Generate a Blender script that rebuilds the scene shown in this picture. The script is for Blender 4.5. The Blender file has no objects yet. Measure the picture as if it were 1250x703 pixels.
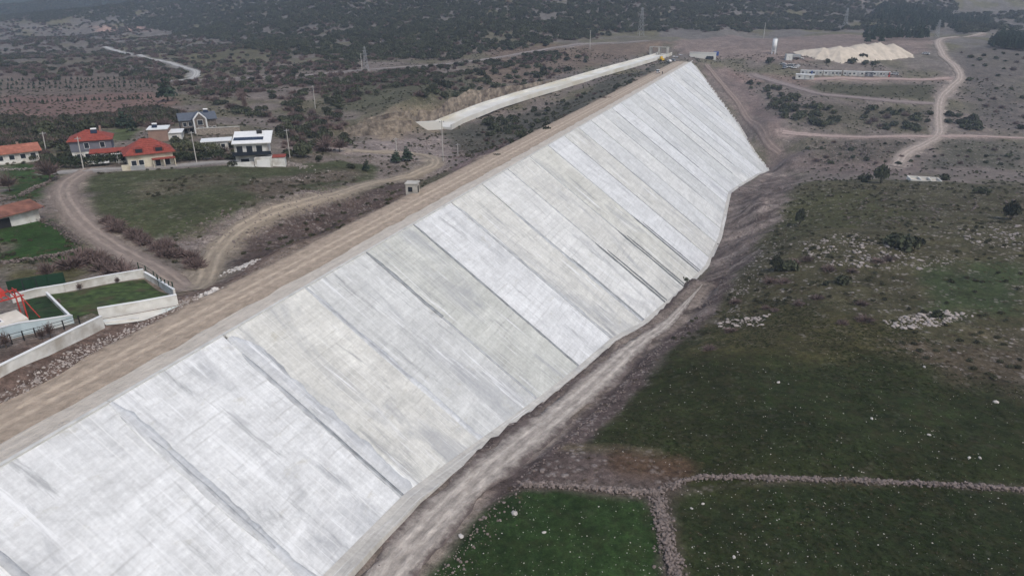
import bpy, bmesh, math, random
import numpy as np
from mathutils import Vector, Matrix

# ------------------------------------------------------------------ camera, sky, sun, exposure
F, YH, VX, CX, CY = 820.0, 5.0, 964.2, 625.0, 351.5      # focal length in photo pixels, horizon row, crest vanishing point
H = 35.0                                                  # camera height above the dam crest (crest is z = 0)
TH = math.atan((CY - YH) / F)
YAW = math.atan2(VX - CX, math.hypot(F, CY - YH))
scene = bpy.context.scene
cam = bpy.data.cameras.new('camera'); camo = bpy.data.objects.new('camera', cam)
scene.collection.objects.link(camo); scene.camera = camo
cam.sensor_width = 36.0; cam.lens = 36.0 * F / 1250.0
cam.clip_start = 0.5; cam.clip_end = 30000
camo.location = (0, 0, H); camo.rotation_euler = (math.pi / 2 - TH, 0, YAW)

SUN_EL, SUN_AZ = math.radians(52), math.radians(120)      # soft light from an overcast sky
w = bpy.data.worlds.new('World'); scene.world = w; w.use_nodes = True
nt = w.node_tree; bg = nt.nodes['Background']
sky = nt.nodes.new('ShaderNodeTexSky'); sky.sky_type = 'NISHITA'; sky.sun_disc = False
sky.sun_elevation = SUN_EL; sky.sun_rotation = SUN_AZ; sky.dust_density = 4.0; sky.air_density = 1.3; sky.altitude = 200
nt.links.new(sky.outputs[0], bg.inputs[0]); bg.inputs[1].default_value = 0.13
sl = bpy.data.lights.new('sun', 'SUN'); so = bpy.data.objects.new('sun', sl); scene.collection.objects.link(so)
sl.energy = 1.7; sl.angle = math.radians(11); sl.color = (1.0, 0.965, 0.92)
sd = Vector((math.sin(SUN_AZ) * math.cos(SUN_EL), math.cos(SUN_AZ) * math.cos(SUN_EL), math.sin(SUN_EL)))
so.rotation_euler = sd.to_track_quat('Z', 'Y').to_euler(); so.location = (0, 0, 120)
vs = scene.view_settings; vs.view_transform = 'Standard'; vs.look = 'None'; vs.gamma = 1.0; vs.exposure = 0.27
scene.display_settings.display_device = 'sRGB'
scene.cycles.volume_step_rate = 4; scene.cycles.max_bounces = 6; scene.cycles.volume_bounces = 1

rng = np.random.default_rng(7); random.seed(7)
COL = scene.collection
R_ = np.array([math.cos(YAW), math.sin(YAW), 0.0])
FH = np.array([-math.sin(YAW), math.cos(YAW), 0.0])
FW = FH * math.cos(TH) + np.array([0, 0, -math.sin(TH)])
DN = -FH * math.sin(TH) + np.array([0, 0, -math.cos(TH)])

def at(px, py, depth):                                   # a photo pixel at a distance -> a point in metres
    d = R_ * ((px - CX) / F) + DN * ((py - CY) / F) + FW
    return np.array([0, 0, H]) + d * depth
def atz(px, py, z):
    d = R_ * ((px - CX) / F) + DN * ((py - CY) / F) + FW
    t = (z - H) / d[2]
    return np.array([0, 0, H]) + d * t
XC = -55.3                                               # x of the upstream crest edge; the face falls 1 in 1.4 towards +x
SLOPE = 1 / 1.4
def onface(px, py):
    d = R_ * ((px - CX) / F) + DN * ((py - CY) / F) + FW
    t = (-(0 - XC) * SLOPE - H) / (d[2] + d[0] * SLOPE)
    return np.array([0, 0, H]) + d * t

# ------------------------------------------------------------------ noise
def hash2(ix, iy, s):
    n = (ix.astype(np.int64) * 374761393 + iy.astype(np.int64) * 668265263 + s * 1442695041) & 0x7fffffff
    n = (n ^ (n >> 13)) * 1274126177 & 0x7fffffff
    n = n ^ (n >> 16)
    return (n & 0xffff) / 65535.0
def vnoise(x, y, s=0):
    ix = np.floor(x); iy = np.floor(y); fx = x - ix; fy = y - iy
    ix = ix.astype(np.int64); iy = iy.astype(np.int64)
    fx = fx * fx * (3 - 2 * fx); fy = fy * fy * (3 - 2 * fy)
    a = hash2(ix, iy, s); b = hash2(ix + 1, iy, s); c = hash2(ix, iy + 1, s); d = hash2(ix + 1, iy + 1, s)
    return a + (b - a) * fx + (c - a) * fy + (a - b - c + d) * fx * fy
def fbm(x, y, s=0, o=4):
    r = 0; a = .5; t = 0
    for k in range(o):
        r = r + a * vnoise(x * 2 ** k + 17.3 * k, y * 2 ** k - 9.1 * k, s + k); t += a; a *= .55
    return r / t

# ------------------------------------------------------------------ terrain heights: control points read from the photo
TOEPX = [(400, 703), (497, 605), (595, 534), (661, 486), (710, 447), (747, 415), (784, 395), (816, 368), (835, 352),
         (862, 325), (878, 290), (890, 235), (905, 225), (925, 213), (939, 209), (920, 185), (900, 150), (870, 110), (846, 78)]
TOE = [onface(*p) for p in TOEPX]
TOE = [np.array([TOE[0][0] - 1.0, -60, 0]), np.array([TOE[0][0] - .3, 10, 0])] + TOE
for t in TOE: t[2] = -(t[0] - XC) * SLOPE
TOE_Y = np.array([t[1] for t in TOE]); TOE_X = np.array([t[0] for t in TOE])
YEND = TOE_Y[-1]
CP = [tuple(t) for t in TOE]
# (pixel x, pixel y, distance m)
for a in [(560, 690, 66), (640, 600, 76), (760, 640, 71), (700, 545, 84), (810, 602, 76), (1000, 660, 69), (1250, 690, 66), (1250, 600, 76),
          (1000, 530, 85), (850, 430, 111), (1000, 400, 117), (1250, 430, 107), (920, 335, 152), (985, 290, 165), (1250, 300, 152),
          (1100, 340, 138), (1100, 260, 190), (1250, 240, 205), (945, 240, 232), (990, 222, 248), (1100, 222, 238), (1250, 226, 226),
          (905, 290, 190), (900, 255, 220),
          (1100, 205, 290), (1250, 205, 292), (1145, 165, 330), (1250, 168, 330), (960, 192, 320), (970, 164, 345), (1050, 140, 362),
          (1000, 125, 375), (1200, 125, 380), (1250, 100, 420), (1180, 95, 420), (1060, 105, 405), (1030, 92, 420), (900, 100, 425), (880, 80, 445),
          (950, 130, 380), (920, 150, 352),
          (870, 70, 470), (1045, 72, 450), (960, 66, 460), (1145, 50, 520), (1230, 48, 560), (1200, 40, 600),
          (860, 47, 560), (960, 46, 560), (1080, 46, 560), (1120, 30, 640), (1100, 0, 860), (1000, -15, 900), (850, -30, 950), (600, -60, 1000),
          (400, -60, 1300), (1140, 2, 820), (1165, 16, 800), (1190, 30, 720), (1250, 30, 760), (1200, 26, 1500), (1250, 25, 1500), (1200, 22, 2900), (1250, 20, 2900), (1200, 6, 4600), (1250, 2, 4600), (1150, 12, 4300),
          (850, 20, 690), (980, 20, 680), (700, 15, 700), (600, 15, 700), (500, 15, 720), (300, 10, 900), (200, 0, 1500), (100, 5, 1500), (0, 0, 1600),
          (0, 30, 1100), (100, 35, 1000), (250, 30, 900), (400, 40, 650), (100, 60, 700), (230, 65, 620), (0, 60, 720), (380, 65, 520), (240, 90, 430), (0, 100, 420), (120, 100, 410),
          (0, 125, 330), (150, 125, 325), (300, 120, 320), (400, 84, 430), (500, 80, 440), (620, 68, 470), (700, 56, 500), (780, 50, 520), (600, 40, 560), (700, 40, 570),
          (450, 110, 335), (430, 149, 268), (470, 146, 268), (499, 143, 269), (425, 164, 261), (500, 161, 262), (450, 143, 281), (504, 129, 285), (510, 150, 277), (556, 121, 305), (533, 151, 285), (563, 137, 296), (630, 106, 356), (632, 112, 350), (385, 133, 305), (560, 108, 345), (640, 90, 410), (720, 72, 460), (430, 138, 292), (520, 160, 278), (440, 175, 235),
          (560, 165, 268), (620, 150, 290), (700, 120, 335), (760, 95, 395), (800, 78, 450), (600, 180, 245), (520, 186, 232), (541, 197, 208), (530, 203, 203),
          (400, 243, 155), (270, 320, 112), (238, 350, 99.5), (345, 305, 121), (400, 285, 141), (450, 258, 156), (500, 225, 175),
          (330, 250, 143), (250, 240, 147), (300, 205, 184), (200, 200, 188), (200, 172, 215), (300, 165, 225), (100, 212, 175), (90, 262, 134), (20, 225, 160), (20, 190, 195), (0, 165, 225),
          (100, 165, 225), (0, 300, 115), (80, 320, 108), (150, 300, 118), (180, 335, 100), (60, 345, 97), (100, 395, 80), (0, 400, 78), (0, 450, 67), (120, 150, 250)]:
    CP.append(tuple(at(*a)))
CHUTE = [atz(*p) for p in [(812, 66, 1.0), (800, 70, .6), (740, 87, -2.2), (690, 102, -4.6), (640, 116.5, -7.0), (600, 129, -9.2), (572, 140, -11.0), (552, 148, -12.2), (538, 155, -13.0)]]
CHUTE_XY = np.array([c[:2] for c in CHUTE])
for c in CHUTE[1:]: CP.append((c[0], c[1], c[2] - .8))
for y in list(range(-60, 120, 15)) + list(range(120, 440, 40)): CP.append((XC - 10.5, y, -.3))
for y in (130, 170, 210, 250, 300): CP.append((XC - 32, y, -12))
CP += [(-90, -60, -1), (-150, -60, -2), (40, -60, -15), (150, -60, -13), (100, 30, -15), (250, 60, -14), (300, -60, -12), (200, 150, -17), (300, 300, -15),
       (-300, -60, -3), (-300, 60, -4), (-600, 0, 5), (600, 300, 0), (700, 0, 0), (500, 600, 12), (900, 900, 20), (-62, 500, 2), (-62, 470, .5), (-100, 480, 0),
       (-900, 900, 35), (-2200, 600, 60), (-2600, 2200, 330), (-1200, 2400, 260), (0, 2600, 160), (0, 5500, 520), (1500, 5500, 480), (2500, 4500, 420), (-3000, 5500, 520),
       (-5500, 4000, 420), (-5500, 0, 300), (3000, 2500, 160), (5000, 4000, 420), (3500, 500, 80), (6000, 0, 200), (-200, 1400, 130), (150, 1300, 75), (-600, 1200, 110), (6000, 6500, 600), (-6000, 6500, 600), (0, 6800, 600)]
CP = np.array(CP)
# a control point is dropped when it lies within 4 m of an earlier one
keep = []
for i in range(len(CP)):
    if all((CP[i, 0] - CP[j, 0]) ** 2 + (CP[i, 1] - CP[j, 1]) ** 2 > 9 for j in keep): keep.append(i)
CP = CP[keep]
Cc = 6.0
def phi(d2): return np.sqrt(d2 + Cc * Cc)
n = len(CP)
A = np.zeros((n + 3, n + 3))
D2 = (CP[:, None, 0] - CP[None, :, 0]) ** 2 + (CP[:, None, 1] - CP[None, :, 1]) ** 2
A[:n, :n] = phi(D2) - np.eye(n) * .4; A[:n, n] = 1; A[:n, n + 1:] = CP[:, :2] / 1000; A[n:, :n] = A[:n, n:].T
sol = np.linalg.solve(A, np.concatenate([CP[:, 2], [0, 0, 0]]))
def hraw(x, y):
    r = sol[n] + sol[n + 1] * x / 1000 + sol[n + 2] * y / 1000
    for i in range(n): r = r + sol[i] * np.sqrt((x - CP[i, 0]) ** 2 + (y - CP[i, 1]) ** 2 + Cc * Cc)
    return r
_ty = np.linspace(-70, YEND, 900); _tx = np.interp(_ty, TOE_Y, TOE_X)
_td = -(_tx - XC) * SLOPE - hraw(_tx, _ty)
def height(x, y):
    h = hraw(x, y)
    dist = np.hypot(x, y)
    far = np.clip((dist - 330) / 700, 0, 1)
    nat = np.clip((np.abs(x - XC + 5) - 8) / 20, 0, 1)
    h = h + nat * (.9 * (fbm(x / 14, y / 14, 3, 4) - .5) * (.5 + .5 * vnoise(x / 60, y / 60, 5)) + far * 40 * (fbm(x / 190, y / 190, 11, 4) - .5))
    far2 = np.clip((dist - 1500) / 2500, 0, 1)
    h = h + far2 * 160 * (fbm(x / 900, y / 900, 21, 4) - .5)
    xt = np.interp(y, TOE_Y, TOE_X); dl = np.interp(y, _ty, _td)
    wgt = np.clip(1 - np.abs(x - xt) / 12, 0, 1) * (y < YEND + 3)
    h = h + dl * wgt * wgt * (3 - 2 * wgt)
    lo_, hi_ = CHUTE_XY.min(0) - 25, CHUTE_XY.max(0) + 25
    sel = (x > lo_[0]) & (x < hi_[0]) & (y > lo_[1]) & (y < hi_[1])
    if np.any(sel):
        xs_, ys_ = x[sel], y[sel]; bd = np.full(xs_.shape, 1e9); bz = np.zeros(xs_.shape)
        for a, b in zip(CHUTE[:-1], CHUTE[1:]):
            ab = (b - a)[:2]; t = np.clip(((xs_ - a[0]) * ab[0] + (ys_ - a[1]) * ab[1]) / (ab @ ab), 0, 1)
            dd = np.hypot(xs_ - a[0] - t * ab[0], ys_ - a[1] - t * ab[1]); m_ = dd < bd; bd = np.where(m_, dd, bd); bz = np.where(m_, a[2] + (b[2] - a[2]) * t, bz)
        h[sel] = np.minimum(h[sel], bz - .9 + np.maximum(0, bd - 8.5) * .75)
    plane = np.where(x < XC, 0, -(x - XC) * SLOPE)
    under = (x > XC - 9.6) & (x < xt + .4) & (y < YEND + 1)
    return np.where(under, np.minimum(h, plane - .45), h)

def axis(lo, fine0, fine1, hi, s, g):
    a = [fine0]
    while a[-1] < fine1: a.append(a[-1] + s)
    st = s
    while a[-1] < hi: st = s + (a[-1] - fine1) * g; a.append(a[-1] + st)
    b = []; c = fine0
    while c > lo: st = s + (fine0 - c) * g; c -= st; b.append(c)
    return np.array(b[::-1] + a)
GX = axis(-6200, -170, 70, 6200, .8, .0095)
GY = axis(-70, 20, 190, 6800, .8, .0085)
MX, MY = np.meshgrid(GX, GY)
MZ = height(MX, MY)
def ground(x, y):
    x = np.asarray(x, float); y = np.asarray(y, float)
    i = np.clip(np.searchsorted(GX, x) - 1, 0, len(GX) - 2); j = np.clip(np.searchsorted(GY, y) - 1, 0, len(GY) - 2)
    fx = (x - GX[i]) / (GX[i + 1] - GX[i]); fy = (y - GY[j]) / (GY[j + 1] - GY[j])
    return MZ[j, i] * (1 - fx) * (1 - fy) + MZ[j, i + 1] * fx * (1 - fy) + MZ[j + 1, i] * (1 - fx) * fy + MZ[j + 1, i + 1] * fx * fy
_dep = np.geomspace(30, 4500, 6000)
def cast(px, py):                                        # where the ray through a photo pixel meets the ground
    d = R_ * ((px - CX) / F) + DN * ((py - CY) / F) + FW
    P = np.array([0, 0, H])[None] + d[None] * _dep[:, None]
    g = ground(P[:, 0], P[:, 1])
    hit = np.nonzero(P[:, 2] <= g)[0]
    k = hit[0] if len(hit) else len(_dep) - 1
    return np.array([P[k, 0], P[k, 1], g[k]])
def depth_of(p): return float((np.array(p) - [0, 0, H]) @ FW)
def ppm(p): return F / depth_of(p)                       # photo pixels per metre at a point

# ------------------------------------------------------------------ materials
def lin(c): return tuple((v / 255 / 12.92 if v / 255 <= .04045 else ((v / 255 + .055) / 1.055) ** 2.4) for v in c)
ALB = .80
def S(r, g, b): return tuple(v * ALB for v in lin((r, g, b)))
MATS = {}
def N(nt, t, **k):
    nd = nt.nodes.new(t)
    for a, b in k.items():
        if isinstance(a, str) and a.startswith('i_'): nd.inputs[a[2:].replace('_', ' ')].default_value = b
        else: setattr(nd, a, b)
    return nd
def mat(name, rgb, var=.25, scale=2.0, rough=.9, bump=.0, bscale=8.0, metal=0.0, objvar=0.0, dirt=None, coord='Object'):
    if name in MATS: return MATS[name]
    m = bpy.data.materials.new(name); m.use_nodes = True; MATS[name] = m
    nt = m.node_tree; L = nt.links.new; p = nt.nodes['Principled BSDF']
    p.inputs['Roughness'].default_value = rough; p.inputs['Metallic'].default_value = metal
    p.inputs['Specular IOR Level'].default_value = .25
    tc = N(nt, 'ShaderNodeTexCoord'); no = N(nt, 'ShaderNodeTexNoise'); no.inputs['Scale'].default_value = scale; no.inputs['Detail'].default_value = 6
    L(tc.outputs[coord], no.inputs['Vector'])
    mr = N(nt, 'ShaderNodeMapRange'); mr.inputs['From Min'].default_value = .3; mr.inputs['From Max'].default_value = .7
    mr.inputs['To Min'].default_value = 1 - var; mr.inputs['To Max'].default_value = 1 + var; L(no.outputs[0], mr.inputs[0])
    val = mr.outputs[0]
    if objvar:
        oi = N(nt, 'ShaderNodeObjectInfo'); m2 = N(nt, 'ShaderNodeMapRange'); m2.inputs['To Min'].default_value = 1 - objvar; m2.inputs['To Max'].default_value = 1 + objvar
        L(oi.outputs['Random'], m2.inputs[0]); mu = N(nt, 'ShaderNodeMath', operation='MULTIPLY'); L(val, mu.inputs[0]); L(m2.outputs[0], mu.inputs[1]); val = mu.outputs[0]
    vm = N(nt, 'ShaderNodeVectorMath', operation='SCALE'); vm.inputs[0].default_value = rgb; L(val, vm.inputs['Scale'])
    out = vm.outputs[0]
    if dirt:
        n2 = N(nt, 'ShaderNodeTexNoise'); n2.inputs['Scale'].default_value = scale * .35; n2.inputs['Detail'].default_value = 8; L(tc.outputs[coord], n2.inputs['Vector'])
        r2 = N(nt, 'ShaderNodeMapRange'); r2.inputs['From Min'].default_value = .5; r2.inputs['From Max'].default_value = .68; L(n2.outputs[0], r2.inputs[0])
        mx = N(nt, 'ShaderNodeMix', data_type='RGBA'); L(r2.outputs[0], mx.inputs['Factor']); L(out, mx.inputs['A']); mx.inputs['B'].default_value = (*dirt, 1); out = mx.outputs['Result']
    L(out, p.inputs['Base Color'])
    if bump:
        nb = N(nt, 'ShaderNodeTexNoise'); nb.inputs['Scale'].default_value = bscale; nb.inputs['Detail'].default_value = 5; L(tc.outputs[coord], nb.inputs['Vector'])
        bp = N(nt, 'ShaderNodeBump'); bp.inputs['Distance'].default_value = bump; L(nb.outputs[0], bp.inputs['Height']); L(bp.outputs[0], p.inputs['Normal'])
    return m

def ground_material():
    m = bpy.data.materials.new('ground_cover'); m.use_nodes = True
    nt = m.node_tree; L = nt.links.new; p = nt.nodes['Principled BSDF']; p.inputs['Roughness'].default_value = .95; p.inputs['Specular IOR Level'].default_value = .1
    tc = N(nt, 'ShaderNodeTexCoord'); at_ = N(nt, 'ShaderNodeAttribute', attribute_name='tint'); wt = N(nt, 'ShaderNodeAttribute', attribute_name='cover')
    sp = N(nt, 'ShaderNodeSeparateColor'); L(wt.outputs['Color'], sp.inputs[0])
    def noise(sc, det=6, rough=.6):
        q = N(nt, 'ShaderNodeTexNoise'); q.inputs['Scale'].default_value = sc; q.inputs['Detail'].default_value = det; q.inputs['Roughness'].default_value = rough
        L(tc.outputs['Object'], q.inputs['Vector']); return q.outputs[0]
    def rng_(v, a, b, c, d):
        q = N(nt, 'ShaderNodeMapRange'); L(v, q.inputs[0])
        for k, x in zip(('From Min', 'From Max', 'To Min', 'To Max'), (a, b, c, d)): q.inputs[k].default_value = x
        return q.outputs[0]
    def math_(op, a, b):
        q = N(nt, 'ShaderNodeMath', operation=op)
        for i, x in enumerate((a, b)):
            if isinstance(x, (int, float)): q.inputs[i].default_value = x
            else: L(x, q.inputs[i])
        return q.outputs[0]
    def mix(f, a, b, mode='MIX'):
        q = N(nt, 'ShaderNodeMix', data_type='RGBA', blend_type=mode); L(f, q.inputs['Factor'])
        for k, x in (('A', a), ('B', b)):
            if isinstance(x, tuple): q.inputs[k].default_value = (*x, 1)
            else: L(x, q.inputs[k])
        return q.outputs['Result']
    fine = math_('MULTIPLY', rng_(noise(1.2, 9, .78), .32, .68, .45, 1.6), rng_(noise(5.0, 5, .8), .35, .65, .7, 1.3)); mid = math_('MULTIPLY', rng_(noise(.16, 7, .65), .3, .7, .68, 1.32), rng_(noise(.45, 7, .7), .32, .68, .7, 1.3))
    v = N(nt, 'ShaderNodeVectorMath', operation='SCALE'); L(at_.outputs['Color'], v.inputs[0]); L(math_('MULTIPLY', fine, mid), v.inputs['Scale'])
    col = v.outputs[0]
    # brown thatch in grass
    g1 = rng_(noise(.5, 8, .75), .48, .66, 0, .75)
    col = mix(math_('MULTIPLY', g1, sp.outputs['Green']), col, S(60, 55, 37))
    g2 = rng_(noise(.33, 7, .7), .54, .7, 0, .6)
    col = mix(math_('MULTIPLY', g2, sp.outputs['Green']), col, S(44, 60, 24))
    # pale rock outcrops and loose stones where the ground is stony
    vo = N(nt, 'ShaderNodeTexVoronoi'); vo.inputs['Scale'].default_value = 1.1; L(tc.outputs['Object'], vo.inputs['Vector'])
    st = rng_(vo.outputs['Distance'], .28, .5, 1, 0)
    pick = rng_(noise(.35, 6, .7), .5, .64, 0, 1)
    rk = math_('MULTIPLY', math_('MULTIPLY', st, pick), sp.outputs['Red'])
    v3 = N(nt, 'ShaderNodeVectorMath', operation='SCALE'); v3.inputs[0].default_value = S(176, 166, 160); L(rng_(noise(3.0, 4), .3, .7, .6, 1.2), v3.inputs['Scale'])
    col = mix(rk, col, v3.outputs[0])
    # tyre-packed, streaky dirt
    L(col, p.inputs['Base Color'])
    hgt = math_('ADD', math_('MULTIPLY', noise(1.3, 8, .7), .5), math_('MULTIPLY', rk, .35))
    bp = N(nt, 'ShaderNodeBump'); bp.inputs['Distance'].default_value = .55; bp.inputs['Strength'].default_value = .9; L(hgt, bp.inputs['Height']); L(bp.outputs[0], p.inputs['Normal'])
    return m

# ------------------------------------------------------------------ object helpers
def tag(o, label=None, cat=None, group=None, kind=None):
    if label: o['label'] = label
    if cat: o['category'] = cat
    if group: o['group'] = group
    if kind or label: o['kind'] = kind or 'thing'
    return o
def mobj(name, verts, faces, m, parent=None, smooth=False):
    me = bpy.data.meshes.new(name); me.from_pydata([tuple(map(float, v)) for v in verts], [], [tuple(map(int, f)) for f in faces]); me.update()
    if smooth: me.polygons.foreach_set('use_smooth', [True] * len(me.polygons))
    o = bpy.data.objects.new(name, me); COL.objects.link(o)
    if m: me.materials.append(m)
    if parent: o.parent = parent
    return o
def link(name, me, parent=None):
    o = bpy.data.objects.new(name, me); COL.objects.link(o)
    if parent: o.parent = parent
    return o
def empty(name, loc, rz=0.0):
    o = bpy.data.objects.new(name, None); COL.objects.link(o); o.location = tuple(map(float, loc)); o.rotation_euler = (0, 0, rz); o.empty_display_size = .5
    return o
def copy_tree(o, parent=None):
    c = o.copy(); COL.objects.link(c); c.parent = parent
    for ch in list(o.children): copy_tree(ch, c)
    return c
class MB:
    def __init__(s): s.v = []; s.f = []
    def add(s, vs, fs):
        b = len(s.v); s.v += [tuple(v) for v in vs]; s.f += [tuple(i + b for i in f) for f in fs]; return s
    def box(s, x0, x1, y0, y1, z0, z1):
        return s.add([(x0, y0, z0), (x1, y0, z0), (x1, y1, z0), (x0, y1, z0), (x0, y0, z1), (x1, y0, z1), (x1, y1, z1), (x0, y1, z1)],
                     [(0, 3, 2, 1), (4, 5, 6, 7), (0, 1, 5, 4), (1, 2, 6, 5), (2, 3, 7, 6), (3, 0, 4, 7)])
    def bar(s, a, b, r0, r1=None, n=6):
        r1 = r0 if r1 is None else r1; a = Vector(a); b = Vector(b); d = (b - a).normalized()
        u = d.orthogonal().normalized(); q = d.cross(u); vs = []
        for p, r in ((a, r0), (b, r1)):
            for k in range(n):
                t = 2 * math.pi * k / n; vs.append(p + u * (r * math.cos(t)) + q * (r * math.sin(t)))
        fs = [(k, (k + 1) % n, n + (k + 1) % n, n + k) for k in range(n)] + [tuple(range(n))[::-1], tuple(range(n, 2 * n))]
        return s.add(vs, fs)
    def build(s, name, m, parent=None, smooth=False): return mobj(name, s.v, s.f, m, parent, smooth)

def smooth_line(pts, step):
    pts = [np.array(p[:2], float) for p in pts]; out = []
    P = [2 * pts[0] - pts[1]] + pts + [2 * pts[-1] - pts[-2]]
    for i in range(1, len(P) - 2):
        a, b, c, d = P[i - 1:i + 3]; m = max(2, int(np.linalg.norm(c - b) / step))
        for k in range(m):
            t = k / m
            out.append(.5 * (2 * b + (c - a) * t + (2 * a - 5 * b + 4 * c - d) * t * t + (3 * b - a - 3 * c + d) * t ** 3))
    out.append(pts[-1]); return np.array(out)
def line_dist(x, y, pts):
    d = np.full(x.shape, 1e9)
    for a, b in zip(pts[:-1], pts[1:]):
        ab = b - a; l2 = max(1e-9, ab @ ab)
        t = np.clip(((x - a[0]) * ab[0] + (y - a[1]) * ab[1]) / l2, 0, 1)
        d = np.minimum(d, (x - a[0] - t * ab[0]) ** 2 + (y - a[1] - t * ab[1]) ** 2)
    return np.sqrt(d)
def poly_sd(x, y, pts):                                  # signed distance, inside > 0
    pts = np.array(pts); d = line_dist(x, y, np.vstack([pts, pts[:1]])); ins = np.zeros(x.shape, bool)
    j = len(pts) - 1
    for i in range(len(pts)):
        xi, yi = pts[i]; xj, yj = pts[j]
        c = ((yi > y) != (yj > y)) & (x < (xj - xi) * (y - yi) / (yj - yi + 1e-12) + xi)
        ins ^= c; j = i
    return np.where(ins, d, -d)

# ------------------------------------------------------------------ roads (traced on the photo, dropped onto the terrain)
def W(pts): return [cast(*p)[:2] for p in pts]
ROADS = {   # name: (trace, half width m, colour, label-free structure name)
    'farm_road': (W([(108, 206), (84, 222), (78, 238), (92, 262), (120, 288), (165, 316), (205, 338), (236, 354)]), 2.5, S(150, 136, 126)),
    'gravel_road': (W([(232, 356), (252, 338), (262, 312), (282, 288), (325, 262), (400, 240), (460, 223), (505, 213), (531, 200), (520, 191), (480, 187), (430, 184)]), 2.2, S(160, 147, 130)),
    'village_lane': (W([(66, 211), (110, 208), (160, 206), (210, 203), (270, 198), (340, 200)]), 2.2, S(158, 153, 148)),
    'winding_road': (W([(1200, 41), (1165, 46), (1146, 50), (1150, 66), (1165, 80), (1172, 95), (1160, 108), (1148, 122), (1146, 145), (1146, 164), (1130, 176), (1105, 190), (1094, 204)]), 2.8, S(166, 153, 143)),
    'abutment_track': (W([(862, 80), (884, 106), (908, 138), (932, 166), (952, 188)]), 2.0, S(138, 123, 115)),
    'field_track': (W([(955, 162), (990, 165), (1050, 168), (1100, 167), (1150, 167), (1200, 167), (1262, 169)]), 1.6, S(170, 152, 144)),
    'camp_road': (W([(990, 98), (1030, 96), (1080, 97), (1120, 98), (1160, 96)]), 2.2, S(170, 150, 142)),
    'ditch_track': (W([(920, 92), (960, 104), (1000, 115), (1050, 120), (1100, 125), (1140, 127)]), 2.6, S(142, 130, 126)),
    'hill_road': (W([(128, 58), (150, 65), (180, 72), (215, 80), (238, 87), (235, 96), (205, 100)]), 2.4, S(178, 176, 172)),
    'ridge_road': (W([(205, 100), (260, 97), (320, 95), (380, 92), (420, 88), (470, 84), (540, 79), (600, 72), (660, 62), (720, 54), (790, 50)]), 2.0, S(150, 142, 138)),
}
TOE_ROAD = [onface(*p)[:2] for p in TOEPX[:9]]
TOE_ROAD = [np.array([TOE_ROAD[0][0] + 4.9, q]) for q in (-60., -42., -26., -10., 5., 20.)] + [p + np.array([o, 0]) for p, o in zip(TOE_ROAD, (4.9, 4.9, 4.9, 4.8, 4.8, 4.7, 4.5, 4.3, 4.2))]

# the toe road bed is graded
_P = smooth_line(TOE_ROAD, .6); _z = ground(_P[:, 0], _P[:, 1]); _k = np.ones(41) / 41; _z = np.convolve(np.pad(_z, 20, mode='edge'), _k, 'valid')
_sel = np.nonzero((MX > _P[:, 0].min() - 8) & (MX < _P[:, 0].max() + 8) & (MY < _P[:, 1].max() + 4)); _x, _y = MX[_sel], MY[_sel]; _bz = np.interp(_y, _P[:, 1], _z); _w = np.clip((5.0 - np.abs(_x - np.interp(_y, _P[:, 1], _P[:, 0]))) / 2.0, 0, 1)
MZ[_sel] = MZ[_sel] * (1 - _w) + _bz * _w
# rough, dug-over and eroded ground
def roughen(px, amp, sc, seed, soft=6.0, ridged=False, sx=1.0):
    pts = np.array([cast(*p)[:2] for p in px]); lo = pts.min(0) - 10; hi = pts.max(0) + 10
    i0, i1 = np.searchsorted(GX, [lo[0], hi[0]]); j0, j1 = np.searchsorted(GY, [lo[1], hi[1]]); sub = (slice(j0, j1), slice(i0, i1)); x, y = MX[sub], MY[sub]
    wg = np.clip(poly_sd(x, y, pts) / soft, 0, 1); wg *= np.clip((x - np.interp(y, TOE_Y, TOE_X) - 1.5) / 4, 0, 1) + (x < XC - 11)
    f = fbm(x / (sc * sx), y / sc, seed, 4); f = (1 - np.abs(2 * f - 1) * 2.2) if ridged else (f - .5) * 2
    MZ[sub] += amp * f * wg
roughen([(866, 330), (885, 235), (905, 222), (945, 205), (985, 208), (960, 250), (925, 305), (890, 355), (850, 390)], -.7, 8, 501, 5, True, 1.5)
roughen([(866, 330), (885, 235), (905, 222), (945, 205), (985, 208), (960, 250), (925, 305), (890, 355), (850, 390)], 1.0, 3.2, 502, 3)
roughen([(268, 330), (300, 280), (400, 248), (505, 222), (500, 240), (420, 285), (330, 325)], 1.1, 5, 503, 4)
roughen([(190, 300), (215, 285), (330, 243), (430, 225), (430, 232), (330, 258), (280, 284), (250, 330)], .9, 5, 505, 3)
roughen([(950, 285), (1040, 270), (1250, 262), (1250, 330), (1100, 345), (960, 335)], .8, 9, 507, 8)
roughen([(960, 172), (1140, 178), (1090, 205), (950, 210)], 1.6, 14, 509, 10, True)
roughen([(380, 180), (470, 168), (640, 186), (560, 212)], .8, 9, 511, 8)
# ------------------------------------------------------------------ the ground sheet: colours by land cover
X1, Y1 = MX.ravel(), MY.ravel(); Z1 = MZ.ravel(); nv = len(X1)
DIST = np.hypot(X1, Y1)
n1 = fbm(X1 / 28, Y1 / 28, 31, 4); n2 = fbm(X1 / 7, Y1 / 7, 41, 3); n3 = fbm(X1 / 90, Y1 / 90, 51, 3)
tint = np.zeros((nv, 3)); cover = np.zeros((nv, 3))
tint[:] = S(118, 108, 101); cover[:, 0] = .55
def blend(c, wgt, rock=None, grass=None):
    global tint
    wgt = np.clip(wgt, 0, 1)
    tint[:] = tint * (1 - wgt[:, None]) + np.array(c)[None] * wgt[:, None]
    if rock is not None: cover[:, 0] = cover[:, 0] * (1 - wgt) + rock * wgt
    if grass is not None: cover[:, 1] = cover[:, 1] * (1 - wgt) + grass * wgt
blend(S(98, 93, 76), (n1 - .46) * 6, .5, .4)
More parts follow.
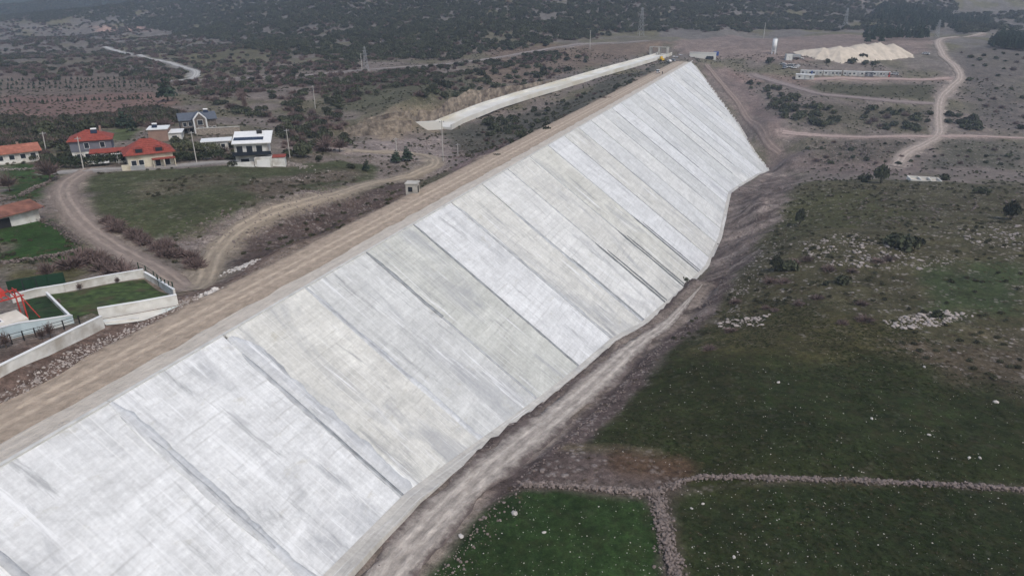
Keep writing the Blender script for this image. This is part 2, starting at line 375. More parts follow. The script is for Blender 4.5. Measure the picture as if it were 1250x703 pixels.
far = np.clip((DIST - 480) / 150, 0, 1)
blend(S(110, 105, 100), far * .9, .1, .1)
blend(S(96, 92, 66), far * np.clip((n1 - .55) * 7, 0, .8))
def region(px, c, soft=4.0, rock=None, grass=None, amp=1.0, jag=6.0, world=False):
    pts = px if world else [cast(*p)[:2] for p in px]
    pts = np.array(pts); lo = pts.min(0) - soft * 3 - jag; hi = pts.max(0) + soft * 3 + jag
    idx = np.nonzero((X1 > lo[0]) & (X1 < hi[0]) & (Y1 > lo[1]) & (Y1 < hi[1]))[0]
    if not len(idx): return
    sdv = poly_sd(X1[idx], Y1[idx], pts) + jag * (n2[idx] - .5) * 2
    wg = np.zeros(nv); wg[idx] = np.clip(sdv / soft + .5, 0, 1) * (amp if np.isscalar(amp) else amp[idx])
    blend(c, wg, rock, grass)
def stripe(pts, hw, c, soft=1.2, rock=None, grass=None, amp=1.0, jag=1.2):
    pts = np.array([p[:2] for p in pts]); lo = pts.min(0) - hw - soft - jag - 2; hi = pts.max(0) + hw + soft + jag + 2
    idx = np.nonzero((X1 > lo[0]) & (X1 < hi[0]) & (Y1 > lo[1]) & (Y1 < hi[1]))[0]
    if not len(idx): return
    d = hw - line_dist(X1[idx], Y1[idx], pts) + jag * (n2[idx] - .5) * 2
    wg = np.zeros(nv); wg[idx] = np.clip(d / soft + .5, 0, 1) * amp
    blend(c, wg, rock, grass)
blend(S(58, 66, 58), np.clip((DIST - 1300) / 500, 0, 1), 0, 0)
# fields upstream
region([(930, 225), (1260, 228), (1300, 420), (1250, 480), (840, 470), (850, 400), (890, 320)], S(80, 76, 56), 8, 1.0, .6)
region([(1130, 330), (1250, 322), (1260, 375), (1140, 380)], S(58, 72, 44), 6, .3, .5, .8)
region([(950, 240), (1060, 232), (1130, 262), (990, 285), (930, 300)], S(70, 70, 42), 8, .7, .7, .9)
region([(838, 402), (850, 425), (1000, 418), (1260, 470), (1400, 720), (1200, 760), (860, 800), (800, 602), (830, 572), (770, 552), (690, 545), (750, 492), (800, 440)], S(48, 53, 29), 4, .08, .9, 1, 3)
region([(850, 395), (1000, 372), (1100, 400), (1180, 440), (1000, 440), (850, 430)], S(70, 66, 40), 6, .25, .9, .85, 5)
region([(900, 470), (1260, 480), (1300, 590), (930, 560)], S(40, 48, 26), 9, .05, .9, .8)
region([(1110, 420), (1260, 410), (1260, 480), (1150, 470)], S(84, 74, 62), 6, .5, .5, .8)
region([(835, 600), (1260, 606), (1300, 780), (850, 780)], S(40, 48, 27), 3, .05, .85)
# excavated earth along the plinth and valley cut
region([(866, 330), (885, 235), (905, 222), (945, 205), (975, 214), (960, 245), (925, 300), (890, 350), (850, 385), (760, 470), (735, 465)], S(112, 101, 95), 3, .5, 0, 1, 4)
streak = fbm((X1 + .5 * Y1) / 14, (Y1 - .9 * X1) / 3.5, 521, 4)
cover[:, 2] = 0
region([(940, 212), (1000, 212), (1080, 214), (1130, 216), (1120, 196), (1000, 185), (950, 172), (905, 140), (860, 85), (848, 76), (900, 112), (930, 170)], S(116, 103, 97), 5, .5, 0, .9)
region([(985, 172), (1140, 176), (1080, 198), (1000, 200)], S(96, 88, 78), 6, .9, .3, .8)
region([(1160, 172), (1250, 174), (1250, 205), (1130, 205)], S(80, 78, 68), 6, .8, .4, .8)
region([(850, 80), (905, 120), (935, 165), (965, 165), (930, 118), (890, 84)], S(122, 107, 102), 4, .3, 0, .9)
region([(830, 66), (990, 80), (1010, 62), (1090, 74), (1140, 60), (1130, 44), (900, 44), (820, 50)], S(128, 113, 106), 5, .3, 0, .9)
region([(985, 104), (1140, 104), (1135, 122), (1040, 118), (1000, 110)], S(78, 76, 60), 4, .1, .7, .95, 3)
region([(880, 85), (985, 95), (985, 106), (900, 98)], S(122, 104, 98), 4, .3, 0, .8)
region([(980, 128), (1140, 134), (1130, 158), (1000, 150)], S(84, 80, 66), 5, .5, .5, .8)
region([(1165, 60), (1250, 60), (1250, 160), (1190, 150), (1180, 105)], S(94, 88, 84), 8, .3, .4, .8)
# downstream side
region([(100, 215), (190, 208), (330, 202), (420, 196), (465, 208), (420, 228), (330, 246), (215, 292), (150, 284), (112, 262)], S(74, 78, 54), 3, .3, .95)
region([(170, 225), (215, 214), (290, 212), (300, 224), (215, 238), (180, 240)], S(100, 92, 76), 5, .8, .6, .65, 7)
region([(300, 228), (370, 210), (440, 210), (380, 228), (310, 246)], S(104, 92, 82), 5, .8, .3, .8, 6)
region([(280, 225), (400, 205), (440, 212), (330, 240)], S(94, 84, 74), 5, .5, .3, .7)
region([(215, 292), (330, 246), (420, 232), (330, 262), (282, 288), (255, 330), (240, 335), (190, 300)], S(126, 116, 110), 3, .9, 0)
region([(268, 330), (300, 280), (400, 248), (505, 222), (500, 240), (420, 285), (330, 325)], S(86, 74, 69), 2, .8, 0, 1, 3)
region([(380, 180), (470, 170), (540, 168), (640, 186), (560, 215), (535, 200), (420, 188)], S(140, 128, 122), 5, .5, 0, .9)
region([(440, 150), (500, 130), (560, 128), (520, 160), (470, 172)], S(140, 126, 108), 4, .5, 0, .7, 4)
region([(545, 162), (620, 142), (720, 112), (800, 80), (800, 92), (700, 160), (600, 195)], S(80, 78, 70), 5, .35, .5, .9)
region([(560, 185), (640, 172), (600, 205), (545, 222)], S(108, 92, 90), 5, .5, 0, .8)
region([(0, 196), (60, 200), (70, 222), (40, 246), (0, 246)], S(56, 76, 42), 2.5, .05, .7)
region([(0, 272), (60, 268), (105, 300), (90, 322), (0, 320)], S(48, 72, 34), 2.5, .05, .6)
region([(0, 322), (100, 326), (120, 345), (0, 352)], S(88, 84, 58), 2, .1, .6)
region([(130, 160), (165, 158), (168, 172), (132, 176)], S(84, 92, 62), 3, .05, .6)
region([(0, 88), (190, 92), (210, 104), (190, 114), (0, 118)], S(104, 92, 84), 6, .3, .1, .9)
region([(0, 118), (190, 112), (220, 125), (190, 140), (0, 142)], S(118, 94, 86), 6, .3, .1, .9)
region([(170, 55), (330, 55), (330, 78), (250, 84)], S(96, 92, 70), 14, .05, .5, .9, 16)
region([(40, 66), (130, 56), (150, 72), (120, 95), (20, 85)], S(98, 90, 80), 14, .1, .3, .7, 16)
region([(120, 32), (178, 32), (178, 38), (122, 38)], S(170, 140, 128), 8, 0, 0, .9, 8)
region([(400, 95), (560, 95), (600, 120), (480, 128), (400, 135)], S(80, 80, 64), 8, .3, .5, .8)
region([(600, 60), (800, 50), (830, 52), (800, 64), (640, 100), (580, 110)], S(112, 96, 84), 6, .2, .2, .8)
region([(460, 35), (470, 10), (476, 12), (470, 40)], S(120, 104, 96), 6, 0, 0, .7, 4)
# verges of the roads, toe road earth, crest shoulder
for k, (pts, hw, c) in ROADS.items(): stripe(pts, hw + .9, tuple(v * .8 for v in c), 2.0, .25, 0, .85, 1.8)
stripe([(p[0] + 1.2, p[1]) for p in TOE_ROAD], 6.3, S(92, 80, 77), 1.2, .9, 0, .97, 1.8)
region([(645, 594), (720, 596), (800, 604), (822, 700), (830, 900), (340, 900), (470, 703), (545, 655), (615, 605)], S(44, 62, 32), 1.2, .03, .45, 1, 1.0)
stripe(TOE_ROAD, 3.2, S(140, 128, 118), 1.2, .4, 0, .9, 1.4)
stripe(W([(620, 585), (680, 575), (740, 575), (800, 585)]), 3.5, S(92, 80, 76), 2, .7, 0, .9, 3)
stripe(W([(692, 546), (750, 548), (800, 552)]), .8, S(104, 94, 76), 1, .6, .1, .7, 1)
stripe(W([(770, 566), (830, 572)]), 2.2, S(84, 66, 52), 2, .4, .3, .9, 2)
stripe([(XC - 12.5, y) for y in (-60, 60, 130)], 4.5, S(104, 88, 80), 2.5, .6, 0, 1.0, 3)
stripe([(XC - 10.5, y) for y in (60, 250, 440)], 3, S(132, 118, 106), 2.0, .5, 0, .9, 2.5)
stripe(W([(640, 594), (720, 596), (800, 602)]) , .7, S(86, 78, 72), 1.0, .8, 0, .85, 1.0)
stripe(W([(800, 602), (950, 586), (1100, 590), (1262, 598)]), .45, S(84, 76, 68), .9, .8, 0, .8, .9)
stripe(W([(800, 602), (812, 640), (822, 703), (835, 760)]), .9, S(90, 80, 76), 1.0, .8, 0, .85, 1.2)
region([(866, 330), (885, 235), (905, 222), (945, 205), (985, 208), (960, 250), (925, 305), (890, 355), (850, 390), (800, 430), (735, 468)], S(78, 68, 65), 3, None, None, np.clip((streak - .5) * 5, 0, .75), 2)
region([(866, 330), (885, 235), (905, 222), (945, 205), (985, 208), (960, 250), (925, 305), (890, 355), (850, 390)], S(150, 138, 130), 3, None, None, np.clip((.44 - streak) * 5, 0, .6), 2)
bare = np.zeros(nv)
for pl in ([(850, 395), (866, 330), (885, 235), (905, 222), (930, 165), (850, 78), (880, 80), (975, 170), (985, 212), (960, 250), (925, 305), (890, 355)],):
    bare = np.maximum(bare, poly_sd(X1, Y1, np.array([cast(*p)[:2] for p in pl])) > 0)
cover[:, 2] = bare
# brightness mottling of the soil itself
tint *= (.8 + .4 * n1)[:, None] * (.82 + .36 * n2)[:, None]

nx, ny = len(GX), len(GY)
ii = (np.arange(ny - 1)[:, None] * nx + np.arange(nx - 1)[None]).ravel()
quads = np.stack([ii, ii + 1, ii + nx + 1, ii + nx], 1).astype(np.int32)
me = bpy.data.meshes.new('ground')
me.vertices.add(nv); me.vertices.foreach_set('co', np.stack([X1, Y1, Z1], 1).astype(np.float32).ravel())
me.loops.add(len(quads) * 4); me.loops.foreach_set('vertex_index', quads.ravel())
me.polygons.add(len(quads)); me.polygons.foreach_set('loop_start', np.arange(0, len(quads) * 4, 4, dtype=np.int32))
me.update(calc_edges=True); me.polygons.foreach_set('use_smooth', np.ones(len(quads), bool))
for nm, arr in (('tint', tint), ('cover', cover)):
    a = me.color_attributes.new(nm, 'FLOAT_COLOR', 'POINT'); a.data.foreach_set('color', np.concatenate([arr, np.ones((nv, 1))], 1).astype(np.float32).ravel())
go = bpy.data.objects.new('ground', me); COL.objects.link(go); me.materials.append(ground_material()); tag(go, kind='structure')

# ------------------------------------------------------------------ road sheets
def dirt_mat(name, c, var=.22, hw=None, edge=None, along=.22):
    m = bpy.data.materials.new(name); m.use_nodes = True; nt = m.node_tree; L = nt.links.new; p = nt.nodes['Principled BSDF']
    p.inputs['Roughness'].default_value = .95; p.inputs['Specular IOR Level'].default_value = .1
    uv = N(nt, 'ShaderNodeUVMap'); mp = N(nt, 'ShaderNodeMapping'); mp.inputs['Scale'].default_value = (1.5, along, 1); L(uv.outputs[0], mp.inputs[0])
    a = N(nt, 'ShaderNodeTexNoise'); a.inputs['Scale'].default_value = 1.0; a.inputs['Detail'].default_value = 7; a.inputs['Roughness'].default_value = .65; L(mp.outputs[0], a.inputs['Vector'])
    b = N(nt, 'ShaderNodeTexNoise'); b.inputs['Scale'].default_value = .6; b.inputs['Detail'].default_value = 9; b.inputs['Roughness'].default_value = .78; L(uv.outputs[0], b.inputs['Vector'])
    r1 = N(nt, 'ShaderNodeMapRange'); L(a.outputs[0], r1.inputs[0]); r2 = N(nt, 'ShaderNodeMapRange'); L(b.outputs[0], r2.inputs[0])
    for r, vv in ((r1, var), (r2, var * .9)):
        r.inputs['From Min'].default_value = .3; r.inputs['From Max'].default_value = .7; r.inputs['To Min'].default_value = 1 - vv; r.inputs['To Max'].default_value = 1 + vv
    mu = N(nt, 'ShaderNodeMath', operation='MULTIPLY'); L(r1.outputs[0], mu.inputs[0]); L(r2.outputs[0], mu.inputs[1])
    v = N(nt, 'ShaderNodeVectorMath', operation='SCALE'); v.inputs[0].default_value = c; L(mu.outputs[0], v.inputs['Scale']); out = v.outputs[0]
    if hw:
        sx = N(nt, 'ShaderNodeSeparateXYZ'); L(uv.outputs[0], sx.inputs[0]); ab = N(nt, 'ShaderNodeMath', operation='ABSOLUTE'); L(sx.outputs[0], ab.inputs[0])
        e1 = N(nt, 'ShaderNodeMapRange'); e1.inputs['From Max'].default_value = hw; L(ab.outputs[0], e1.inputs[0])
        n3 = N(nt, 'ShaderNodeTexNoise'); n3.inputs['Scale'].default_value = .55; n3.inputs['Detail'].default_value = 9; n3.inputs['Roughness'].default_value = .75; L(uv.outputs[0], n3.inputs['Vector'])
        m3 = N(nt, 'ShaderNodeMath', operation='MULTIPLY_ADD'); L(n3.outputs[0], m3.inputs[0]); m3.inputs[1].default_value = 1.5; m3.inputs[2].default_value = -.75
        s3 = N(nt, 'ShaderNodeMath', operation='ADD'); L(e1.outputs[0], s3.inputs[0]); L(m3.outputs[0], s3.inputs[1])
        f3 = N(nt, 'ShaderNodeMapRange'); f3.inputs['From Min'].default_value = .55; f3.inputs['From Max'].default_value = .95; L(s3.outputs[0], f3.inputs[0])
        ve = N(nt, 'ShaderNodeVectorMath', operation='SCALE'); ve.inputs[0].default_value = edge; L(mu.outputs[0], ve.inputs['Scale'])
        # worn wheel tracks either side of the middle
        tk = N(nt, 'ShaderNodeMath', operation='SUBTRACT'); L(ab.outputs[0], tk.inputs[0]); tk.inputs[1].default_value = .85
        tb = N(nt, 'ShaderNodeMath', operation='ABSOLUTE'); L(tk.outputs[0], tb.inputs[0]); tr = N(nt, 'ShaderNodeMapRange'); L(tb.outputs[0], tr.inputs[0])
        for kk, xx in zip(('From Min', 'From Max', 'To Min', 'To Max'), (.15, .5, 1.18, .92)): tr.inputs[kk].default_value = xx
        vt = N(nt, 'ShaderNodeVectorMath', operation='SCALE'); L(out, vt.inputs[0]); L(tr.outputs[0], vt.inputs['Scale'])
        mx = N(nt, 'ShaderNodeMix', data_type='RGBA'); L(f3.outputs[0], mx.inputs['Factor']); L(vt.outputs[0], mx.inputs['A']); L(ve.outputs[0], mx.inputs['B']); out = mx.outputs['Result']
    L(out, p.inputs['Base Color'])
    ad = N(nt, 'ShaderNodeMath', operation='ADD'); L(a.outputs[0], ad.inputs[0]); L(b.outputs[0], ad.inputs[1])
    bp = N(nt, 'ShaderNodeBump'); bp.inputs['Distance'].default_value = .25; L(ad.outputs[0], bp.inputs['Height']); L(bp.outputs[0], p.inputs['Normal'])
    return m
def set_uv(me, uvs):
    l = me.uv_layers.new(name='UVMap'); vi = np.zeros(len(me.loops), np.int32); me.loops.foreach_get('vertex_index', vi)
    l.data.foreach_set('uv', np.asarray(uvs, np.float32)[vi].ravel())
def ribbon(name, pts, hw, m, step=1.2, lift=.05, nc=7, zfun=None, rough=.35, hw_l=None, taper=0):
    P = smooth_line(pts, step); T = np.gradient(P, axis=0); T /= np.linalg.norm(T, axis=1)[:, None] + 1e-9
    Nn = np.stack([T[:, 1], -T[:, 0]], 1); s = np.concatenate([[0], np.cumsum(np.linalg.norm(np.diff(P, axis=0), axis=1))])
    V = []; U = []; sd = random.random() * 90; tp = np.clip((s[-1] - s) / taper + .05, .05, 1) if taper else np.ones(len(s))
    for j in range(nc):
        t = -1 + 2 * j / (nc - 1)
        o = t * hw if not (hw_l and t < 0) else t * hw_l
        jit = (fbm(s / 4 + sd, s * 0 + j, 61, 3) - .5) * 2 * rough * hw * abs(t) ** 3
        q = P + Nn * ((o + np.sign(t) * jit) * tp)[:, None] if abs(t) > 0 else P
        z = (zfun(q[:, 0], q[:, 1]) if zfun else ground(q[:, 0], q[:, 1])) + lift + .0007 * np.hypot(q[:, 0], q[:, 1])
        z = z - .16 * (abs(t) > .99)
        V.append(np.stack([q[:, 0], q[:, 1], z], 1)); U.append(np.stack([np.full(len(P), o), s], 1))
    V = np.array(V).transpose(1, 0, 2).reshape(-1, 3); U = np.array(U).transpose(1, 0, 2).reshape(-1, 2)
    F_ = [(i * nc + j, i * nc + j + 1, (i + 1) * nc + j + 1, (i + 1) * nc + j) for i in range(len(P) - 1) for j in range(nc - 1)]
    o = mobj(name, V, F_, m, None, True); set_uv(o.data, U); return o
for k, (pts, hw, c) in ROADS.items():
    tag(ribbon(k, pts, hw, dirt_mat(k + '_dirt', c, .22, hw, tuple(q * .72 for q in c)), step=1.2 if hw > 3 and k == 'farm_road' else 2.0), kind='structure')
tag(ribbon('toe_road', TOE_ROAD, 2.7, dirt_mat('toe_road_dirt', S(178, 169, 160), .34, 2.7, S(108, 97, 93), .4), .8, .12, 9, rough=.5, taper=60), kind='structure')

# crest road: a level earth sheet on the dam, its edges uneven
def sheet(name, xs, y0, y1, zf, m, jl, jr, step=1.2):
    ys = np.arange(y0, y1, step); V = []; U = []; k = len(xs)
    for j, x in enumerate(xs):
        jj = jl if j == 0 else (jr if j == k - 1 else 0)
        xx = x + (fbm(ys / 3.5 + 7 * j, ys * 0 + 3, 71, 3) - .5) * 2 * jj
        V.append(np.stack([xx, ys, zf(xx, ys, j)], 1)); U.append(np.stack([xx - (XC - 6.6), ys], 1))
    V = np.array(V).transpose(1, 0, 2).reshape(-1, 3); U = np.array(U).transpose(1, 0, 2).reshape(-1, 2)
    o = mobj(name, V, [(i * k + j, i * k + j + 1, (i + 1) * k + j + 1, (i + 1) * k + j) for i in range(len(ys) - 1) for j in range(k - 1)], m, None, True); set_uv(o.data, U); return o
YT = YEND - 2
xs = list(np.linspace(XC - 11.2, XC - 2.6, 15))
tag(sheet('crest_road', xs, -60, YT + 6, lambda x, y, j: np.where(j == 0, -.5, .0) + .16 * (fbm(x * 1.6, y / 18, 81, 3) - .5) - .05, dirt_mat('crest_road_dirt', S(180, 164, 147), .22, 5.6, S(134, 118, 105), .7), 1.0, .3), kind='structure')
tag(sheet('crest_shoulder', [XC - 3.0, XC - 2.2, XC - 1.4, XC - .42], -60, YT, lambda x, y, j: np.full_like(x, .07 + .02 * (j > 0)), dirt_mat('crest_shoulder_gravel', S(200, 191, 180), .16), .45, .0), kind='structure')

# ------------------------------------------------------------------ the dam: concrete face slabs, joint strips, plinth, crest kerb
def concrete_mat(name, grey=1.0):
    m = bpy.data.materials.new(name); m.use_nodes = True; nt = m.node_tree; L = nt.links.new; p = nt.nodes['Principled BSDF']
    p.inputs['Roughness'].default_value = .85; p.inputs['Specular IOR Level'].default_value = .2
    uv = N(nt, 'ShaderNodeUVMap'); oi = N(nt, 'ShaderNodeObjectInfo')
    of = N(nt, 'ShaderNodeCombineXYZ'); ml = N(nt, 'ShaderNodeMath', operation='MULTIPLY'); ml.inputs[1].default_value = 173.0; L(oi.outputs['Random'], ml.inputs[0])
    L(ml.outputs[0], of.inputs[2]); ad = N(nt, 'ShaderNodeVectorMath', operation='ADD'); L(uv.outputs[0], ad.inputs[0]); L(of.outputs[0], ad.inputs[1])
    def noise(sx, sy, det=5, rough=.6, dist=0.0):
        mp = N(nt, 'ShaderNodeMapping'); mp.inputs['Scale'].default_value = (sx, sy, 1); L(ad.outputs[0], mp.inputs[0])
        q = N(nt, 'ShaderNodeTexNoise'); q.inputs['Scale'].default_value = 1; q.inputs['Detail'].default_value = det; q.inputs['Roughness'].default_value = rough; q.inputs['Distortion'].default_value = dist
        L(mp.outputs[0], q.inputs['Vector']); return q.outputs[0]
    def rg(v, a, b, c, d):
        q = N(nt, 'ShaderNodeMapRange'); L(v, q.inputs[0])
        for k, x in zip(('From Min', 'From Max', 'To Min', 'To Max'), (a, b, c, d)): q.inputs[k].default_value = x
        return q.outputs[0]
    def mul(a, b):
        q = N(nt, 'ShaderNodeMath', operation='MULTIPLY'); L(a, q.inputs[0])
        if isinstance(b, float): q.inputs[1].default_value = b
        else: L(b, q.inputs[1])
        return q.outputs[0]
    def mix(f, a, b):
        q = N(nt, 'ShaderNodeMix', data_type='RGBA'); L(f, q.inputs['Factor']); L(a, q.inputs['A'])
        if isinstance(b, tuple): q.inputs['B'].default_value = (*b, 1)
        else: L(b, q.inputs['B'])
        return q.outputs['Result']
    lifts = noise(.10, 1.5, 4, .6); drips = noise(2.6, .09, 5, .65); blot = noise(.11, .16, 8, .66, 1.2); fine = noise(1.9, 2.6, 7, .75); block = noise(.42, .62, 4, .55, .35)
    k = mul(mul(mul(rg(lifts, .3, .7, .93, 1.06), rg(drips, .3, .7, .90, 1.08)), rg(block, .32, .68, .94, 1.05)), mul(rg(blot, .3, .7, .85, 1.12), rg(fine, .3, .7, .86, 1.12)))
    v = N(nt, 'ShaderNodeVectorMath', operation='SCALE'); L(oi.outputs['Color'], v.inputs[0]); L(k, v.inputs['Scale']); col = v.outputs[0]
    # cement-grey scour and damp patches, with their edges drawn down the slope
    pa = rg(noise(.16, .05, 8, .68, .8), .53, .66, 0, .6); col = mix(pa, col, S(158, 160, 164))
    pb = rg(noise(.55, .07, 7, .7, .5), .575, .68, 0, .6); col = mix(pb, col, S(138, 140, 142))
    pc = rg(noise(.3, .5, 8, .72, .4), .60, .72, 0, .45); col = mix(pc, col, S(176, 170, 150))
    # laitance: white milky runs
    pw = rg(noise(.9, .06, 6, .7, .3), .58, .68, 0, .75); col = mix(pw, col, S(240, 241, 242))
    # paving-train lift lines across the slope
    wv = N(nt, 'ShaderNodeTexWave', wave_type='BANDS', bands_direction='Y'); wv.inputs['Scale'].default_value = .22; wv.inputs['Distortion'].default_value = 1.6; wv.inputs['Detail'].default_value = 3; wv.inputs['Detail Scale'].default_value = 1.2
    L(ad.outputs[0], wv.inputs['Vector'])
    ln = mul(rg(wv.outputs['Fac'], .0, .10, 1, 0), rg(noise(.2, .2, 4), .46, .66, 0, .26)); col = mix(ln, col, S(140, 138, 134))
    wx = N(nt, 'ShaderNodeTexWave', wave_type='BANDS', bands_direction='X'); wx.inputs['Scale'].default_value = .31; wx.inputs['Distortion'].default_value = .7; wx.inputs['Detail'].default_value = 2
    L(ad.outputs[0], wx.inputs['Vector'])
    l2 = mul(rg(wx.outputs['Fac'], .93, 1.0, 0, 1), rg(noise(.25, .12, 4), .45, .62, 0, .5)); col = mix(l2, col, S(232, 232, 230))
    L(col, p.inputs['Base Color'])
    hh = N(nt, 'ShaderNodeMath', operation='ADD'); L(lifts, hh.inputs[0]); L(fine, hh.inputs[1])
    bp = N(nt, 'ShaderNodeBump'); bp.inputs['Distance'].default_value = .05; bp.inputs['Strength'].default_value = .6; L(hh.outputs[0], bp.inputs['Height']); L(bp.outputs[0], p.inputs['Normal'])
    return m
CONC = concrete_mat('face_concrete')
dam = empty('dam', (XC, 200, 0)); tag(dam, 'pale concrete-faced dam with long sloping slabs running down from the crest road', 'dam')
UH = np.array([math.cos(math.atan(SLOPE)), 0, -math.sin(math.atan(SLOPE))]); UN = np.array([-UH[2], 0, UH[0]])
def facept(s, t, y, off=0.0):                            # t metres down the slope
    return np.array([XC, y, 0]) + UH * t + UN * off
def toe_t(y): return (np.interp(y, TOE_Y, TOE_X) - XC) / UH[0]
PW = 15.0; Y0 = 35.35 * 35 / 33 - 15.0 * 7               # slab width; first joint in view lies 37.5 m along the crest
TINTS = [S(220, 221, 221), S(213, 214, 213), S(219, 219, 216), S(212, 211, 205), S(206, 207, 205), S(208, 207, 199), S(200, 201, 195)]
seq = [0, 1, 2, 0, 1, 2, 0, 0, 3, 4, 6, 0, 3, 2, 3, 5, 0, 3, 1, 2, 4, 0, 1, 4, 2, 1, 0, 4, 1, 0, 2, 4, 1, 2, 0, 1, 0, 2]
local = Matrix.Translation((-XC, -200, 0))
def under_dam(name, V, F_, m, smooth=False, parent=dam):
    return mobj(name, [(v[0] - XC, v[1] - 200, v[2]) for v in V], F_, m, parent, smooth)
k = 0
joints = []
ya = Y0
while ya < YEND - .5:
    yb = min(ya + PW, YEND - .3)
    joints.append(ya)
    off = rng.uniform(-.03, .05); g = .17; V = []; U = []; ns = 24
    ysamp = sorted(set([ya + g, yb - g] + [y for y in TOE_Y if ya + g < y < yb - g] + list(np.linspace(ya + g, yb - g, 6))))
    for y in ysamp:
        tt = toe_t(y) + .6 + .5 * (fbm(np.array([y / 3.0]), np.array([1.0]), 91, 3)[0] - .5)
        for j in range(ns + 1):
            t = tt * j / ns
            V.append(facept(0, t, y, off + .02 * (vnoise(np.array([y / 5]), np.array([t / 4]), 95)[0] - .5))); U.append((y - ya, t))
    nb = len(V); m1 = ns + 1; c = len(ysamp)
    F_ = [(i * m1 + j, i * m1 + j + 1, (i + 1) * m1 + j + 1, (i + 1) * m1 + j) for i in range(c - 1) for j in range(ns)]
    bord = [i * m1 for i in range(c)] + [(c - 1) * m1 + j for j in range(1, m1)] + [i * m1 + ns for i in range(c - 2, -1, -1)] + [j for j in range(ns - 1, 0, -1)]
    for b in bord: V.append(np.array(V[b]) - UN * .32); U.append(U[b])
    for a in range(len(bord)):
        b = (a + 1) % len(bord); F_.append((bord[a], bord[b], nb + b, nb + a))
    o = under_dam('face_slab', V, [f[::-1] for f in F_], CONC); set_uv(o.data, U)
    tn = TINTS[seq[k % len(seq)]]; o.color = (*tn, 1); k += 1; ya += PW
# the joint bed below the slabs
bed = []; fb = []
for i, y in enumerate(np.arange(Y0, YEND, 2.5)):
    bed += [facept(0, .1, y, -.14), facept(0, toe_t(y) + .4, y, -.14)]
    if i: fb.append((2 * i - 2, 2 * i, 2 * i + 1, 2 * i - 1))
under_dam('joint_bed', bed, fb, mat('joint_mortar', S(92, 92, 92), .3, .8))
# grey mortar pads laid along the joints: ragged ribbons just proud of the slabs
def pad(y, t0, t1, wl, wr, m, lift, name='mortar_pad', rag=.5):
    ts = np.linspace(t0, t1, max(8, int((t1 - t0) / .5))); V = []; U = []
    sd = random.random() * 100
    for t in ts:
        fade = min(1, (t - t0) / 3 + .25); a = fade * wl * (1 + rag * 2 * (fbm(np.array([t / 2.2 + sd]), np.array([2.]), 101, 3)[0] - .5)); b = fade * wr * (1 + rag * 2 * (fbm(np.array([t / 2.2 + sd]), np.array([9.]), 103, 3)[0] - .5))
        for q, l in ((-a, -.06), (-a * .9, lift), (b * .9, lift), (b, -.06)): V.append(facept(0, t, y + q, l)); U.append((q, t))
    F_ = [(i * 4 + j, i * 4 + j + 1, i * 4 + j + 5, i * 4 + j + 4) for i in range(len(ts) - 1) for j in range(3)]
    o = under_dam(name, V, F_, m, True); set_uv(o.data, U); o.color = (*S(202, 204, 206), 1); return o
PADL = concrete_mat('pad_light'); PADM = mat('mortar_grey', S(182, 184, 186), .22, .9, bump=.05); PADD = mat('mortar_dark', S(148, 151, 153), .3, .9, bump=.05)
PADK = mat('mortar_damp', S(124, 127, 129), .25, .9, bump=.05)
def jy(i): return Y0 + PW * i
specs = []
J0 = 7
for i in range(1, len(joints)):
    L_ = toe_t(jy(i))
    if L_ < 6: continue
    r = random.random()
    if i < J0: specs.append((i, 0, L_, .25, .5, PADM)); continue
    if i == J0: specs += [(i, 0, L_, .6, .9, PADL), (i, 5, L_ * .8, .12, .25, PADM)]; continue
    if i == J0 + 1:
        specs += [(i, .5, L_, .3, 2.3, PADL), (i - .015, 3, L_, .55, .2, PADM), (i - .02, 14, L_, .22, .12, PADD)]; continue
    if i == J0 + 2: specs += [(i, 0, L_, .35, .7, PADL), (i, 2, L_ * .6, .15, .3, PADM)]; continue
    if i == J0 + 4: specs += [(i, 0, L_, .3, .25, PADD)]; continue
    if i == J0 + 3: specs += [(i, 0, L_ * .45, .3, .55, PADD), (i, L_ * .4, L_, .15, .3, PADM)]; continue
    if i == J0 + 5: specs += [(i, 1, L_, .12, .7, PADM)]; continue
    if i == J0 + 6: specs += [(i, 8, L_, .7, .2, PADM), (i + .04, L_ * .55, L_, .25, .25, PADD)]; continue
    if i in (J0 + 7, J0 + 8, J0 + 9): specs += [(i, L_ * .55, L_, .5, .35, PADK), (i + .09, L_ * .62, L_, .35, .3, PADK), (i, 0, L_, .2, .2, PADM)]; continue
    specs.append((i, L_ * random.uniform(0, .3), L_ * random.uniform(.7, 1), random.uniform(.1, .3), random.uniform(.1, .4), random.choice([PADM, PADD, PADD])))
for i, t0, t1, a, b, m in specs: pad(jy(i), t0, t1 - .2, a, b, m, .1 if m in (PADD, PADK) else .09 if m is PADM else .08)
# plinth at the foot
V = []; Fp = []; U = []
ys = np.arange(-60, YEND - 3, 1.0)
for i, y in enumerate(ys):
    xt = float(np.interp(y, TOE_Y, TOE_X)); zt = -(xt - XC) * SLOPE
    wd = 1.25 * float(np.clip((95 - y) / 40, .25, 1)) * (.85 + .3 * fbm(np.array([y / 5]), np.array([4.]), 111, 3)[0])
    for dx, dz in ((-.25, .32), (.5, .12), (.5 + wd, .08), (.6 + wd, -.6)): V.append((xt + dx, y, zt + dz)); U.append((dx, y))
    if i:
        for j in range(3): Fp.append((4 * i - 4 + j, 4 * i - 3 + j, 4 * i + 1 + j, 4 * i + j))
o = under_dam('plinth', V, [f for f in Fp], concrete_mat('plinth_concrete')); set_uv(o.data, U); o.color = (*S(196, 192, 185), 1)
